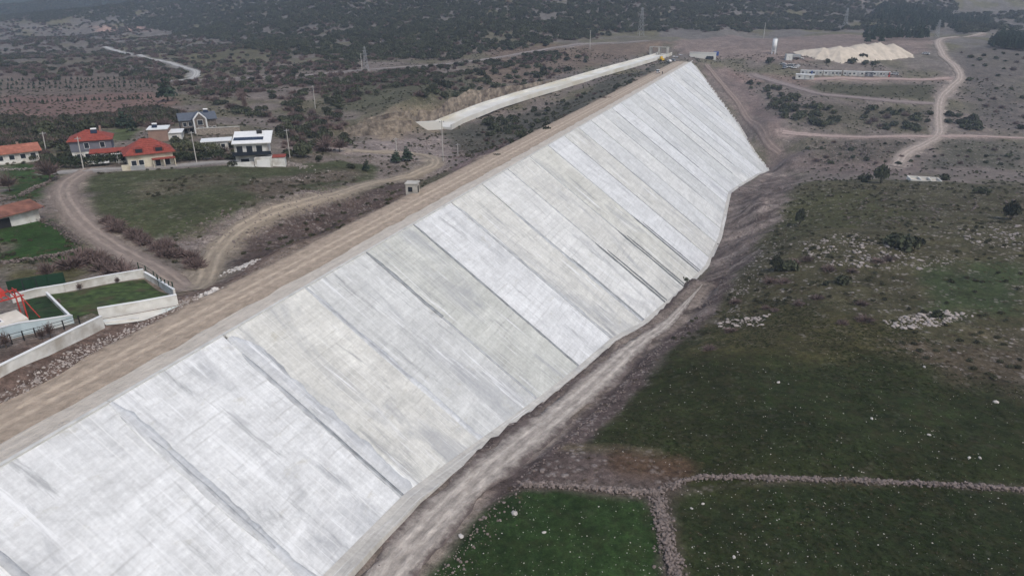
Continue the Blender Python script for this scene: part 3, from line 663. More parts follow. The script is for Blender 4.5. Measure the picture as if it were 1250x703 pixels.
# low concrete kerb along the crest edge, cast in lengths
kb = None
for i in range(len(joints)):
    b = MB().box(-.42, 0.02, .04, PW - .04, -.3, .13); q = b.build('crest_kerb', MATS.get('kerb') or mat('kerb', S(206, 205, 200), .15, .7), dam) if kb is None else link('crest_kerb', kb, dam)
    kb = q.data; q.location = (0, joints[i] - 200, 0)

# ------------------------------------------------------------------ vegetation prototypes (unit size: crown about 1 m in radius)
LEAF_D = mat('leaf_evergreen', S(68, 72, 54), .5, 1.4, .85, objvar=.5)
LEAF_M = mat('leaf_olive', S(78, 80, 58), .45, 1.4, .85, objvar=.3)
LEAF_P = mat('leaf_pine', S(56, 70, 56), .5, 1.2, .85, objvar=.25)
TWIG = mat('twig_bare', S(112, 96, 92), .35, 1.5, .9, objvar=.25)
BARK = mat('bark', S(92, 80, 70), .3, 3, .95)
def leaf_cloud(lobes, n, leaf, seed, shell=.55):
    r = np.random.default_rng(seed); V = []; F_ = []
    wts = np.array([l[3] ** 2 for l in lobes]); wts = wts / wts.sum()
    for li, (cx, cy, cz, rr, fz) in enumerate(lobes):
        m = max(8, int(n * wts[li]))
        d = r.normal(size=(m, 3)); d /= np.linalg.norm(d, axis=1)[:, None]; d[:, 2] = np.where(d[:, 2] < -.35, -d[:, 2], d[:, 2])
        rad = rr * (shell + (1.08 - shell) * r.random(m) ** .6)
        for a, q in zip(d, rad):
            c = np.array([cx, cy, cz]) + a * q * np.array([1, 1, fz])
            nn = a + r.normal(size=3) * .55; nn /= np.linalg.norm(nn)
            u = np.cross(nn, r.normal(size=3)); u /= np.linalg.norm(u); v = np.cross(nn, u); s = leaf * r.uniform(.6, 1.3)
            b = len(V); V += [c - u * s, c + v * s * .7 + nn * s * .2, c + u * s, c - v * s * .7 - nn * s * .15]; F_.append((b, b + 1, b + 2, b + 3))
    return V, F_
def me_from(name, V, F_, m):
    me = bpy.data.meshes.new(name); me.from_pydata([tuple(map(float, v)) for v in V], [], F_); me.update(); me.materials.append(m); return me
def shrub_mesh(name, m, seed, n=260, leaf=.17, flat=.8):
    r = random.Random(seed)
    lob = [(0, 0, .62 * flat, .72, flat)] + [(math.cos(t) * r.uniform(.35, .6), math.sin(t) * r.uniform(.35, .6), r.uniform(.35, .75) * flat, r.uniform(.35, .55), flat) for t in [r.uniform(0, 6.28) for _ in range(6)]]
    V, F_ = leaf_cloud(lob, n, leaf, seed)
    mb = MB(); mb.v = [tuple(v) for v in V]; mb.f = list(F_)
    for q in range(3):
        t = r.uniform(0, 6.28); mb.bar((0, 0, -.15), (math.cos(t) * .3, math.sin(t) * .3, .6 * flat), .05, .02, 4)
    return me_from(name, mb.v, mb.f, m)
def bare_mesh(name, m, seed, n=330, tall=1.0):
    r = np.random.default_rng(seed); V = []; F_ = []
    for k in range(n):
        az = r.uniform(0, 6.283); el = math.acos(1 - r.random() * .92); d = np.array([math.sin(el) * math.cos(az), math.sin(el) * math.sin(az), math.cos(el) * tall])
        t0 = r.uniform(.05, .7); t1 = min(1.08, t0 + r.uniform(.2, .5))
        a = d * t0; b = d * t1 + r.normal(size=3) * .1; b[2] = max(b[2], .02); u = np.cross(d, r.normal(size=3)); u /= np.linalg.norm(u) + 1e-6; wd = r.uniform(.018, .045)
        q = len(V); V += [a - u * wd, a + u * wd, b + u * wd * .5, b - u * wd * .5]; F_.append((q, q + 1, q + 2, q + 3))
    return me_from(name, V, F_, m)
def pine_mesh(name, m, seed, n=420):
    lob = [(0, 0, .25 + .19 * k, .78 - .145 * k, .42) for k in range(5)]
    r = random.Random(seed); lob = [(x + r.uniform(-.1, .1), y + r.uniform(-.1, .1), z * 2.1, q, f) for x, y, z, q, f in lob]
    V, F_ = leaf_cloud(lob, n, .15, seed, .4); return me_from(name, V, F_, m)
SHRUB = [shrub_mesh('shrub_foliage', LEAF_D, 11 + i, 280) for i in range(3)]
OLIVE = [shrub_mesh('olive_foliage', LEAF_M, 31 + i, 260) for i in range(2)]
BARE = [bare_mesh('bare_twigs', TWIG, 51 + i) for i in range(2)]
PINE = [pine_mesh('pine_foliage', LEAF_P, 71 + i) for i in range(2)]
BIG = [shrub_mesh('dense_foliage', LEAF_D, 91 + i, 900, .11, .9) for i in range(2)]
used_on = set()
def put_shrub(px, py, rad, meshes, name, label, cat, group=None, tall=1.0, p=None):
    p = cast(px, py) if p is None else p
    o = link(name, random.choice(meshes)); s = rad * random.uniform(.9, 1.1)
    o.location = (p[0], p[1], p[2] - .1 * rad); o.scale = (s * random.uniform(.88, 1.15), s * random.uniform(.88, 1.15), s * tall * random.uniform(.9, 1.1)); o.rotation_euler = (0, 0, random.uniform(0, 6.28))
    return tag(o, label, cat, group)
def put_tree(px, py, hpx, name, label, kind='broad', group=None, wide=.5):
    p = cast(px, py); h = hpx / ppm(p) / math.cos(TH * .6); t = empty(name, (p[0], p[1], p[2] - .1), random.uniform(0, 6.28)); tag(t, label, 'tree', group)
    tb = MB(); r = random.Random(int(px * 7 + py)); th = h * (.42 if kind != 'pine' else .25)
    tb.bar((0, 0, -.4), (.02 * h, 0, th), .035 * h, .022 * h, 7)
    for k in range(6):
        a = r.uniform(0, 6.28); tb.bar((.02 * h, 0, th * r.uniform(.7, 1)), (math.cos(a) * h * wide * .55, math.sin(a) * h * wide * .55, h * r.uniform(.55, .85)), .014 * h, .005 * h, 5)
    tb.bar((.02 * h, 0, th), (0, 0, h * .9), .02 * h, .004 * h, 5)
    tb.build('trunk', BARK, t, True)
    c = link('crown', {'broad': BIG[int(px) % 2], 'pine': PINE[int(px) % 2], 'bare': BARE[int(px) % 2]}[kind], t)
    if kind == 'pine': c.scale = (h * wide, h * wide, h * .40); c.location = (0, 0, h * .02)
    elif kind == 'bare': c.scale = (h * wide, h * wide, h * .68); c.location = (0, 0, h * .3)
    else: c.scale = (h * wide, h * wide, h * .74); c.location = (0, 0, -.01 * h)
    return t

# individual trees in view
put_tree(1075, 224, 25, 'field_tree', 'small dark tree with a shadowed foot at the knoll edge above the rocky field', 'broad', None, .38)
put_tree(1233, 268, 26, 'field_tree', 'dark lone tree at the right edge of the photo in the rocky field', 'broad', None, .4)
put_tree(976, 274, 22, 'field_tree', 'slim dark tree standing above the excavated cut near the dam foot', 'broad', None, .3)
put_tree(946, 330, 21, 'field_tree', 'short dark evergreen at the left end of the rocky outcrop', 'broad', None, .45)
put_tree(205, 124, 34, 'pine_tree', 'large dark blue-green pine beside the bend of the far pale road', 'pine', None, .42)
put_tree(447, 209, 15, 'pine_tree', 'small lone dark conifer beside the gravel road', 'pine', None, .4)
put_tree(484, 199, 17, 'pine_tree', 'dark conifer left of the pair at the gravel road bend', 'pine', None, .5)
put_tree(497, 197, 19, 'pine_tree', 'dark conifer right of the pair at the gravel road bend', 'pine', None, .5)
put_tree(60, 342, 28, 'bare_tree', 'bare reddish-brown tree behind the white garden wall', 'bare', None, .42)
put_tree(12, 234, 24, 'bare_tree', 'bare grey tree in the green field at the left edge', 'bare', None, .5)
put_tree(62, 222, 30, 'bare_tree', 'bare mauve tree by the stone wall at the lane entrance', 'bare', None, .5)
put_tree(300, 137, 22, 'poplar_tree', 'pale slim leafless poplar behind the dark gabled house', 'bare', None, .16)
put_tree(370, 192, 22, 'garden_tree', 'big round dark tree right of the white modern house', 'broad', None, .55)
put_tree(398, 186, 22, 'bare_tree', 'bare wide grey tree right of the round dark tree', 'bare', None, .6)
put_tree(415, 186, 18, 'bare_tree', 'bare tree rightmost of the clump beside the construction yard', 'bare', None, .6)
put_tree(60, 172, 26, 'garden_tree', 'dark spreading evergreen behind the stone-edged garden left of the red-roofed houses', 'broad', None, .6)
put_tree(110, 165, 22, 'garden_tree', 'dark tree directly behind the grey house with the red hip roof', 'broad', None, .6)
put_tree(152, 157, 26, 'pine_tree', 'tall dark conifer between the two red-roofed houses on the slope behind', 'pine', None, .4)
put_tree(162, 160, 20, 'pine_tree', 'shorter dark conifer right of the tall conifer behind the red-roofed houses', 'pine', None, .4)
put_tree(35, 180, 14, 'bare_tree', 'small leafless tree in front of the long orange roof', 'bare', None, .5)
for px, py, r_, lab in [(965, 330, 2.0, 'dark round shrub right of the short evergreen at the outcrop'), (1100, 303, 3.2, 'wide low dark shrub on the rocky knoll'), (1118, 300, 2.2, 'dark shrub touching the right side of the wide low shrub'),
                        (1029, 346, 1.5, 'small flat dark shrub in the middle of the olive field'), (1055, 222, 2.6, 'dark bush left of the small tree at the knoll edge'), (1152, 220, 2.2, 'dark bush right of the concrete trough'),
                        (1197, 236, 2.4, 'green bush below the track near the right edge'), (1145, 387, 1.1, 'dark flat shrub on the pale rock slab'), (1008, 348, .9, 'tiny dark shrub left of the small flat one'), (835, 345, 1.3, 'lone dark bush at the dam toe corner')]:
    put_shrub(px, py, r_, SHRUB, 'field_shrub', lab, 'shrub')
for px, py, r_ in [(898, 370, 1.6), (935, 377, 1.3), (946, 380, 1.1), (998, 365, 1.5), (1055, 392, 1.7), (958, 345, 1.8), (940, 345, 1.9), (1012, 330, 1.9), (1040, 332, 1.6), (1085, 318, 2.0), (1072, 320, 1.8), (985, 318, 1.8), (970, 322, 1.7), (892, 405, 1.5), (975, 372, 1.4), (1028, 395, 1.3), (866, 427, 1.4), (1052, 372, 1.6)]:
    put_shrub(px, py, r_, BARE, 'thorn_bush', 'small leafless mauve-grey thorn bush in the olive field below the rocks', 'shrub', 'thorn bushes in the field', .8)
# bramble bushes along the farm road and the ditch
for i in range(34):
    t = i / 33; px = 132 + 108 * t + random.uniform(-6, 6); py = 276 + 50 * t + random.uniform(-7, 4)
    put_shrub(px, py, random.uniform(1.3, 2.3), BARE, 'bramble_bush', 'leafless purple-brown bramble in the long hedge along the farm road', 'shrub', 'brambles in the farm road hedge', .9)
for px, py in [(105, 312), (118, 318), (130, 322), (142, 328), (110, 322), (125, 330), (150, 334), (88, 326), (98, 318), (138, 334)]:
    put_shrub(px + random.uniform(-3, 3), py, random.uniform(1.6, 2.6), BARE, 'thicket_bush', 'leafless mauve bush in the thicket between the farm road and the garden wall', 'shrub', 'bushes of the thicket above the garden', 1.0)
# scrub on the slope between chute and crest road
def px_poly_points(poly, n, mind, seed, tries=40):
    r = random.Random(seed); P = np.array(poly, float); out = []; lo = P.min(0); hi = P.max(0)
    for _ in range(n * tries):
        if len(out) >= n: break
        x = r.uniform(lo[0], hi[0]); y = r.uniform(lo[1], hi[1])
        if poly_sd(np.array([x]), np.array([y]), P)[0] <= 0: continue
        if all((x - a) ** 2 + ((y - b) * 1.8) ** 2 > mind * mind for a, b in out): out.append((x, y))
    return out
for x, y in px_poly_points([(575, 172), (600, 152), (640, 134), (720, 112), (795, 82), (770, 108), (700, 148), (640, 186), (605, 195)], 95, 5, 3):
    put_shrub(x, y, random.uniform(.7, 1.9), SHRUB + BARE[:1], 'slope_shrub', 'dark shrub on the scrubby slope between the spillway chute and the crest road', 'shrub', 'shrubs between chute and crest')
for x, y in px_poly_points([(590, 150), (630, 142), (640, 160), (600, 168)], 16, 5, 4):
    put_shrub(x, y, random.uniform(1.6, 2.6), SHRUB, 'slope_bush', 'dense dark bush in the clump below the bend of the spillway chute', 'shrub', 'clump below the chute bend')
for x, y in px_poly_points([(905, 100), (940, 104), (1000, 128), (1050, 146), (1000, 156), (960, 146), (925, 122)], 46, 6, 5):
    put_shrub(x, y, random.uniform(1.4, 3.2), SHRUB + OLIVE, 'gully_shrub', 'dark evergreen shrub in the gully right of the dam abutment', 'shrub', 'gully shrubs beside the abutment')
for x, y in px_poly_points([(1060, 134), (1136, 138), (1132, 160), (1080, 160), (1050, 152)], 24, 7, 6):
    put_shrub(x, y, random.uniform(1.6, 3.0), SHRUB + BARE, 'gully_shrub', 'dark shrub on the bank left of the winding road', 'shrub', 'bank shrubs left of the winding road')
for x, y in px_poly_points([(1155, 140), (1190, 142), (1200, 160), (1160, 160)], 11, 7, 7):
    put_shrub(x, y, random.uniform(1.8, 3.2), SHRUB, 'gully_shrub', 'dark shrub in the clump right of the winding road', 'shrub', 'clump right of the winding road')
for x, y in px_poly_points([(980, 176), (1080, 172), (1240, 178), (1245, 212), (1130, 200), (1000, 205)], 40, 10, 8):
    put_shrub(x, y, random.uniform(.7, 1.7), SHRUB + BARE, 'low_shrub', 'low dark shrub on the stony ground below the field track', 'shrub', 'low shrubs below the field track')
for x, y in px_poly_points([(1165, 62), (1250, 60), (1250, 160), (1200, 140), (1185, 105)], 34, 11, 9):
    put_shrub(x, y, random.uniform(.8, 2.4), SHRUB + BARE, 'hillside_shrub', 'scattered dark shrub on the open slope right of the winding road', 'shrub', 'scattered shrubs right of the winding road')
for px, py, r_ in [(1018, 71, 2.8), (1052, 72, 2.8), (1040, 78, 3.0), (1056, 79, 2.6), (1068, 80, 2.6), (1010, 77, 2.4), (940, 77, 3.0)]:
    put_shrub(px, py, r_, SHRUB, 'camp_tree', 'round dark tree among the site cabins and the sand stockpile', 'tree', 'round trees by the camp', 1.1)
for x, y in px_poly_points([(560, 96), (640, 82), (720, 66), (725, 76), (640, 108), (540, 122), (500, 118)], 70, 7, 10):
    put_shrub(x, y, random.uniform(1.4, 3.2), SHRUB + BARE, 'bank_shrub', 'dark shrub on the bank above the spillway chute', 'shrub', 'bank shrubs above the chute')
# young conifers of the plantation
for row, (ya, yb, k0) in enumerate([(100, 97, 30), (104.5, 101, 30), (110, 106, 30), (127, 121, 34)]):
    for i in range(k0):
        t = (i + random.uniform(-.25, .25)) / k0; put_shrub(-4 + 196 * t, ya + (yb - ya) * t + random.uniform(-.8, .8), random.uniform(.6, 1.05), PINE, 'young_conifer', 'young dark conifer in the planted rows on the brown terraces', 'tree', 'young conifers in plantation rows', 1.1)
# garden hedges and small garden bushes
LEAF_H = mat('leaf_hedge', S(48, 56, 38), .5, 1.4, .85)
def hedge(name, label, pts, h, wd, m=LEAF_H):
    P = smooth_line([cast(*p)[:2] for p in pts], 1.3); lob = []
    c = P[0]
    for q in P: lob.append((q[0] - c[0] + random.uniform(-.3, .3), q[1] - c[1] + random.uniform(-.3, .3), float(ground(q[0], q[1])) - float(ground(c[0], c[1])) + h * .45, wd * random.uniform(.85, 1.2), h * .55 / wd))
    V, F_ = leaf_cloud(lob, 120 * len(lob), .3, 5); o = mobj(name, V, F_, m); o.location = (c[0], c[1], float(ground(c[0], c[1]))); return tag(o, label, 'hedge')
hedge('garden_hedge', 'long dark clipped hedge in front of the grey house with the red roof', [(70, 205), (100, 205), (128, 202), (146, 200)], 3.0, 1.5)
hedge('garden_hedge', 'dark hedge along the lane right of the cream house', [(188, 200), (215, 198), (245, 196), (268, 195)], 2.4, 1.4)
hedge('garden_hedge', 'leafy garden thicket below the small white house', [(212, 186), (235, 184), (262, 186)], 2.6, 1.8, LEAF_M)
for px, py, r_, lab in [(282, 195, 2.0, 'dark round bush left of the white modern house'), (284, 203, 1.5, 'dark bush on the lane verge before the white modern house'), (335, 197, 1.6, 'bush beside the rubble right of the white modern house'), (390, 196, 1.7, 'dark round shrub on the grass right of the rubble'),
                        (330, 200, 1.2, 'low green shrub at the rubble left side'), (428, 206, 1.3, 'dark shrub left of the lone conifer'), (85, 190, 1.7, 'round bush by the white house corner')]:
    put_shrub(px, py, r_, SHRUB, 'garden_bush', lab, 'shrub')

# ------------------------------------------------------------------ woods that read as one mass: points carrying copies of a bush
def pix(x, y, z):
    d = np.stack([x, y, z - H], -1); dz = d @ FW
    return CX + F * (d @ R_) / dz, CY + F * (d @ DN) / dz
def scatter(name, proto_me, host_label, P, rad, tall, cat):
    me = bpy.data.meshes.new(name); me.from_pydata([tuple(map(float, p)) for p in P], [], []); me.update()
    a = me.attributes.new('size', 'FLOAT_VECTOR', 'POINT'); r = np.random.default_rng(len(P))
    sz = np.stack([rad * r.uniform(.85, 1.2, len(P)), rad * r.uniform(.85, 1.2, len(P)), rad * tall * r.uniform(.8, 1.25, len(P))], 1); a.data.foreach_set('vector', sz.astype(np.float32).ravel())
    b = me.attributes.new('turn', 'FLOAT_VECTOR', 'POINT'); tr = np.zeros((len(P), 3)); tr[:, 2] = r.uniform(0, 6.28, len(P)); b.data.foreach_set('vector', tr.astype(np.float32).ravel())
    o = bpy.data.objects.new(name, me); COL.objects.link(o); tag(o, host_label, cat, None, 'stuff')
    ng = bpy.data.node_groups.new(name + '_nodes', 'GeometryNodeTree')
    ng.interface.new_socket('Geometry', in_out='INPUT', socket_type='NodeSocketGeometry'); ng.interface.new_socket('Geometry', in_out='OUTPUT', socket_type='NodeSocketGeometry')
    gi = ng.nodes.new('NodeGroupInput'); gq = ng.nodes.new('NodeGroupOutput'); ip = ng.nodes.new('GeometryNodeInstanceOnPoints'); ob = ng.nodes.new('GeometryNodeObjectInfo')
    ob.inputs['Object'].default_value = next(q for q in bpy.data.objects if q.type == 'MESH' and q.data is proto_me); ob.inputs['As Instance'].default_value = True
    s_ = ng.nodes.new('GeometryNodeInputNamedAttribute'); s_.data_type = 'FLOAT_VECTOR'; s_.inputs['Name'].default_value = 'size'
    t_ = ng.nodes.new('GeometryNodeInputNamedAttribute'); t_.data_type = 'FLOAT_VECTOR'; t_.inputs['Name'].default_value = 'turn'
    K = ng.links.new; K(gi.outputs[0], ip.inputs['Points']); K(ob.outputs['Geometry'], ip.inputs['Instance']); K(s_.outputs[0], ip.inputs['Scale']); K(t_.outputs[0], ip.inputs['Rotation']); K(ip.outputs[0], gq.inputs[0])
    md = o.modifiers.new('copies', 'NODES'); md.node_group = ng; return o
wr = np.random.default_rng(99)
def candidates(n, r0, r1, a0, a1):
    r = np.sqrt(wr.uniform(r0 * r0, r1 * r1, n)); a = np.radians(wr.uniform(a0, a1, n)); x = r * np.sin(a); y = r * np.cos(a)
    return x, y, ground(x, y)
roadpts = [np.array(ROADS[k][0]) for k in ('hill_road', 'ridge_road')]
def spread(n, r0, r1, poly, dens, seed, clear=5.0, a0=-64, a1=26, fuzz=7.0, thr=.33):
    x, y, z = candidates(n, r0, r1, a0, a1); px, py = pix(x, y, z + 1.0)
    keep = poly_sd(px, py, np.array(poly, float)) > fuzz * (fbm(x / 30, y / 30, seed + 5, 3) - .5) * 2
    g = .5 * fbm(x / 45, y / 45, seed, 3) + .5 * fbm(x / 13, y / 13, seed + 3, 2); keep &= (wr.random(n) < dens * np.clip((g - thr) * 6, 0.04, 1.15))
    for q in roadpts: keep &= line_dist(x, y, q) > clear
    return np.stack([x, y, z], 1)[keep]
HILL = [(-150, -150), (1158, -150), (1166, 10), (1150, 26), (1100, 42), (1000, 38), (930, 36), (860, 38), (800, 38), (760, 42), (700, 46), (620, 60), (520, 72), (420, 72), (330, 60), (240, 45), (120, 25), (-150, 22)]
A_ = spread(190000, 430, 2000, HILL, .78, 201, thr=.27)
k_ = wr.random(len(A_))
scatter('hillside_wood', SHRUB[0], 'dense dark evergreen scrub wood covering the long hill behind the dam', A_[k_ < .42], 2.7, 1.05, 'wood')
scatter('hillside_wood', SHRUB[1], 'dark rounder evergreens mixed through the wood on the long hill', A_[(k_ >= .42) & (k_ < .75)], 2.3, 1.1, 'wood')
scatter('hillside_thicket', BARE[0], 'leafless mauve thicket between the evergreens on the long hill', A_[k_ >= .75], 2.2, .9, 'wood')
RIDGE = [(1060, 48), (1070, 20), (1085, -8), (1120, -12), (1168, -4), (1178, 18), (1200, 30), (1150, 32), (1130, 44)]
B_ = spread(60000, 560, 1000, RIDGE, .04, 211, fuzz=18, a0=-2, a1=24); scatter('ridge_pines', PINE[0], 'dark pines along the end of the hill at the upper right', B_, 2.6, 1.5, 'wood')
EDGE = [(1206, 58), (1215, 40), (1240, 33), (1300, 30), (1300, 64), (1230, 62)]
C_ = spread(60000, 430, 760, EDGE, .10, 213, fuzz=12, a0=5, a1=26); scatter('ridge_pines', PINE[1], 'dark clump of pines at the right edge beside the pale road', C_, 2.5, 1.4, 'wood')
LEFT = [(-150, 22), (120, 25), (240, 45), (330, 60), (430, 74), (470, 92), (440, 108), (430, 140), (400, 165), (350, 178), (338, 150), (300, 140), (255, 128), (215, 108), (205, 104), (160, 96), (-150, 92)]
D_ = spread(95000, 200, 1400, LEFT, .62, 221, thr=.36); k_ = wr.random(len(D_))
scatter('valley_scrub', SHRUB[2], 'dark evergreen scrub dotted over the valley floor left of the dam', D_[k_ < .45], 2.1, .95, 'scrub')
scatter('valley_thicket', BARE[1], 'leafless mauve thickets over the valley floor left of the dam', D_[k_ >= .45], 2.3, .95, 'scrub')
LOW = [(-150, 140), (60, 146), (200, 134), (225, 140), (212, 148), (180, 150), (90, 156), (80, 178), (60, 180), (-150, 178)]
E_ = spread(52000, 170, 330, LOW, 1.0, 231, thr=.25); scatter('garden_thicket', BARE[0], 'leafless mauve thickets behind the houses', E_[::2], 2.4, 1.1, 'scrub'); scatter('garden_thicket', SHRUB[1], 'dark evergreen bushes in the thickets behind the houses', E_[1::3], 2.2, 1.1, 'scrub')
MIDT = [(400, 128), (470, 110), (560, 92), (640, 76), (690, 66), (690, 60), (640, 66), (520, 82), (430, 94), (400, 108)]
G_ = spread(30000, 260, 500, MIDT, .5, 241); scatter('bank_thicket', BARE[1], 'leafless brush below the long ridge road', G_[::2], 1.9, .9, 'scrub'); scatter('bank_thicket', SHRUB[0], 'dark bushes below the long ridge road', G_[1::2], 1.9, .95, 'scrub')
FARR = [(1166, 26), (1180, -40), (1400, -40), (1400, 28), (1250, 30), (1200, 26)]
x, y, z = candidates(16000, 2900, 5200, -2, 26); px, py = pix(x, y, z); kk = poly_sd(px, py, np.array(FARR, float)) > 0
scatter('distant_wood', SHRUB[2], 'far hazy blue wood on the distant hills at the upper right', np.stack([x, y, z], 1)[kk], 9.0, .8, 'wood')

for x, y in px_poly_points([(212, 172), (250, 178), (286, 178), (288, 196), (215, 196)], 22, 7, 21):
    put_shrub(x, y, random.uniform(.9, 2.0), SHRUB + OLIVE + BARE, 'garden_shrub', 'dark shrub crowding the gardens between the cream house and the white modern house', 'shrub', 'shrubs between the houses', 1.1)
for x, y in px_poly_points([(40, 186), (90, 184), (92, 204), (44, 206)], 18, 7, 22):
    put_shrub(x, y, random.uniform(1.0, 2.0), SHRUB + BARE, 'garden_shrub', 'dark shrub crowding the garden left of the grey house', 'shrub', 'shrubs left of the grey house', 1.1)
for x, y in px_poly_points([(338, 160), (420, 150), (430, 182), (345, 192)], 34, 8, 23):
    put_shrub(x, y, random.uniform(1.2, 2.8), BARE + SHRUB, 'yard_shrub', 'mauve or dark shrub in the thicket right of the white modern house', 'shrub', 'thicket right of the modern house', 1.1)

MIDR = [(1168, 40), (1172, 20), (1185, 15), (1400, 12), (1400, 34), (1250, 34), (1210, 36), (1190, 42)]
Q = spread(60000, 640, 2700, MIDR, .5, 251, a0=2, a1=26, fuzz=4); scatter('ridge_scrub', SHRUB[0], 'dark scrub on the low ridges beyond the pale road at the upper right', Q, 3.4, .9, 'wood')

# ------------------------------------------------------------------ low growth nobody could count: tufts and heath over the open ground
TUFTD = mat('tuft_dry', S(96, 84, 66), .4, 2, .95, objvar=.35); TUFTG = mat('tuft_green', S(44, 54, 26), .5, 2, .95, objvar=.45); HEATH = mat('heath_dark', S(72, 72, 54), .4, 2, .95, objvar=.35)
DRY = bare_mesh('dry_tuft_blades', TUFTD, 301, 70, .8)
GRN = bare_mesh('grass_tuft_blades', TUFTG, 302, 60, .8)
for me_ in (DRY, GRN):
    for vtx in me_.vertices: pass
HTH = shrub_mesh('heath_foliage', HEATH, 303, 110, .24, .7)
def host(me_, px, py, sc, name, label):
    p = cast(px, py); q = link(name, me_); q.location = tuple(p); q.scale = (sc, sc, sc); return tag(q, label, 'plant')
host(DRY, 720, 560, .6, 'grass_tuft', 'dry grass tuft on the bare bank by the field corner'); host(GRN, 1005, 640, .4, 'grass_tuft', 'green grass tuft in the dark lower field'); host(HTH, 1160, 345, .7, 'heath_bush', 'low heath bush beside the green patch in the rocky field')
COVER = cover[:, 1].reshape(MX.shape); 
def cov(x, y):
    i = np.clip(np.searchsorted(GX, x) - 1, 0, nx - 1); j = np.clip(np.searchsorted(GY, y) - 1, 0, ny - 1); return COVER[j, i]
allroads = [np.array(q[0]) for q in ROADS.values()] + [np.array(TOE_ROAD)]
def open_ground(n, r0, r1, grass, a0=-62, a1=24):
    x, y, z = candidates(n, r0, r1, a0, a1); k = ~((x > XC - 12) & (x < np.interp(y, TOE_Y, TOE_X) + 3) & (y < YEND))
    for q in allroads: k &= line_dist(x, y, q) > 4.0
    bi = np.clip(np.searchsorted(GX, x) - 1, 0, nx - 1); bj = np.clip(np.searchsorted(GY, y) - 1, 0, ny - 1); k &= cover[:, 2].reshape(MX.shape)[bj, bi] < .5
    c = cov(x, y); k &= (c > .6) if grass else (c < .75)
    g = fbm(x / 9, y / 9, 401, 3); k &= wr.random(n) < np.clip((g - .36) * 5, .02, 1)
    px, py = pix(x, y, z); k &= ~((px < 235) & (py > 330)) & (px > -120) & (px < 1370) & (py < 800)
    return np.stack([x, y, z], 1)[k]
Q = open_ground(16000, 60, 260, False); scatter('dry_tufts', DRY, 'dry tufts over the bare ground', Q, .42, .7, 'grass')
Q = open_ground(16000, 110, 520, False); scatter('low_heath', HTH, 'low dark heath dotted over the open ground', Q, .55, .8, 'heath')
Q = open_ground(34000, 50, 175, True, -20, 24); scatter('grass_tufts', GRN, 'grass tufts over the dark fields', Q, .3, .5, 'grass')
Q = open_ground(9000, 50, 200, True, -60, 24); scatter('dry_grass_tufts', DRY, 'dry tufts through the grass fields', Q, .26, .6, 'grass')

# ------------------------------------------------------------------ buildings
WHITE = mat('render_white', S(218, 217, 212), .1, 1.2, .8, dirt=S(178, 172, 162)); CREAM = mat('render_cream', S(208, 200, 180), .1, 1.2, .85, dirt=S(182, 170, 150))
GREYW = mat('render_grey', S(112, 114, 124), .1, 1.0, .85); STONE = mat('stone_wall_mix', S(150, 140, 130), .35, 2.2, .95, bump=.08, bscale=4); STONED = mat('stone_dark', S(112, 104, 98), .4, 2.0, .95, bump=.08)
BROWNW = mat('render_brown', S(150, 124, 112), .12, 1.0, .9); TILE = mat('roof_tile_red', S(146, 72, 62), .25, 1.6, .85, dirt=S(138, 70, 58)); TILEO = mat('roof_tile_orange', S(168, 110, 92), .22, 1.6, .85, dirt=S(150, 96, 80))
SLATE = mat('roof_slate', S(90, 96, 106), .15, 1.4, .6); GLASS = mat('window_glass', S(46, 52, 60), .1, 1, .15); FRAMEW = mat('frame_white', S(232, 232, 230), .05, 1, .6); DARK = mat('dark_metal', S(44, 44, 46), .2, 2, .6)
GALV = mat('galvanised', S(176, 178, 180), .12, 1, .45, metal=.4); CONCR = mat('plain_concrete', S(186, 182, 174), .18, .8, .9, dirt=S(150, 146, 140), bump=.02); RUST = mat('rusty_sheet', S(134, 92, 78), .35, .8, .85, dirt=S(96, 66, 58))
BLUEP = mat('paint_pale_blue', S(196, 212, 216), .12, .7, .8, dirt=S(218, 220, 216)); REDM = mat('paint_red', S(186, 66, 58), .15, 1.5, .6); TANKW = mat('tank_white', S(236, 236, 236), .04, 1, .4); SOLAR = mat('solar_panel', S(40, 48, 66), .1, 2, .2)
BLUE = mat('paint_blue', S(50, 84, 150), .15, 1, .6); DECK = mat('pool_deck', S(220, 214, 202), .1, 1, .8); POOL = mat('pool_water', S(32, 60, 92), .1, .5, .05); GREENF = mat('fence_green', S(30, 62, 44), .2, 2, .7)
def face_cam(p, turn=0.0): return math.atan2(-p[0], p[1]) + math.radians(turn)
def window(par, x, y, z, wd, h, name='window', m=None):
    f = MB().box(x - wd / 2 - .09, x + wd / 2 + .09, y - .05, y + .04, z - .09, z + h + .09).build(name, m or FRAMEW, par)
    MB().box(x - wd / 2, x + wd / 2, y - .075, y + .0, z, z + h).build('pane', GLASS, f); return f
def hip(w_, d, z, rise, over=.5, ridge=.35, th=.18):
    a, b = w_ / 2 + over, d / 2 + over; r = max(.3, a - b * (1 - ridge * 0)) if a > b else .3
    V = [(-a, -b, z), (a, -b, z), (a, b, z), (-a, b, z), (-r, 0, z + rise), (r, 0, z + rise)] + [(-a, -b, z - th), (a, -b, z - th), (a, b, z - th), (-a, b, z - th)]
    return V, [(0, 1, 5, 4), (1, 2, 5), (2, 3, 4, 5), (3, 0, 4), (0, 6, 7, 1), (1, 7, 8, 2), (2, 8, 9, 3), (3, 9, 6, 0), (9, 8, 7, 6)]
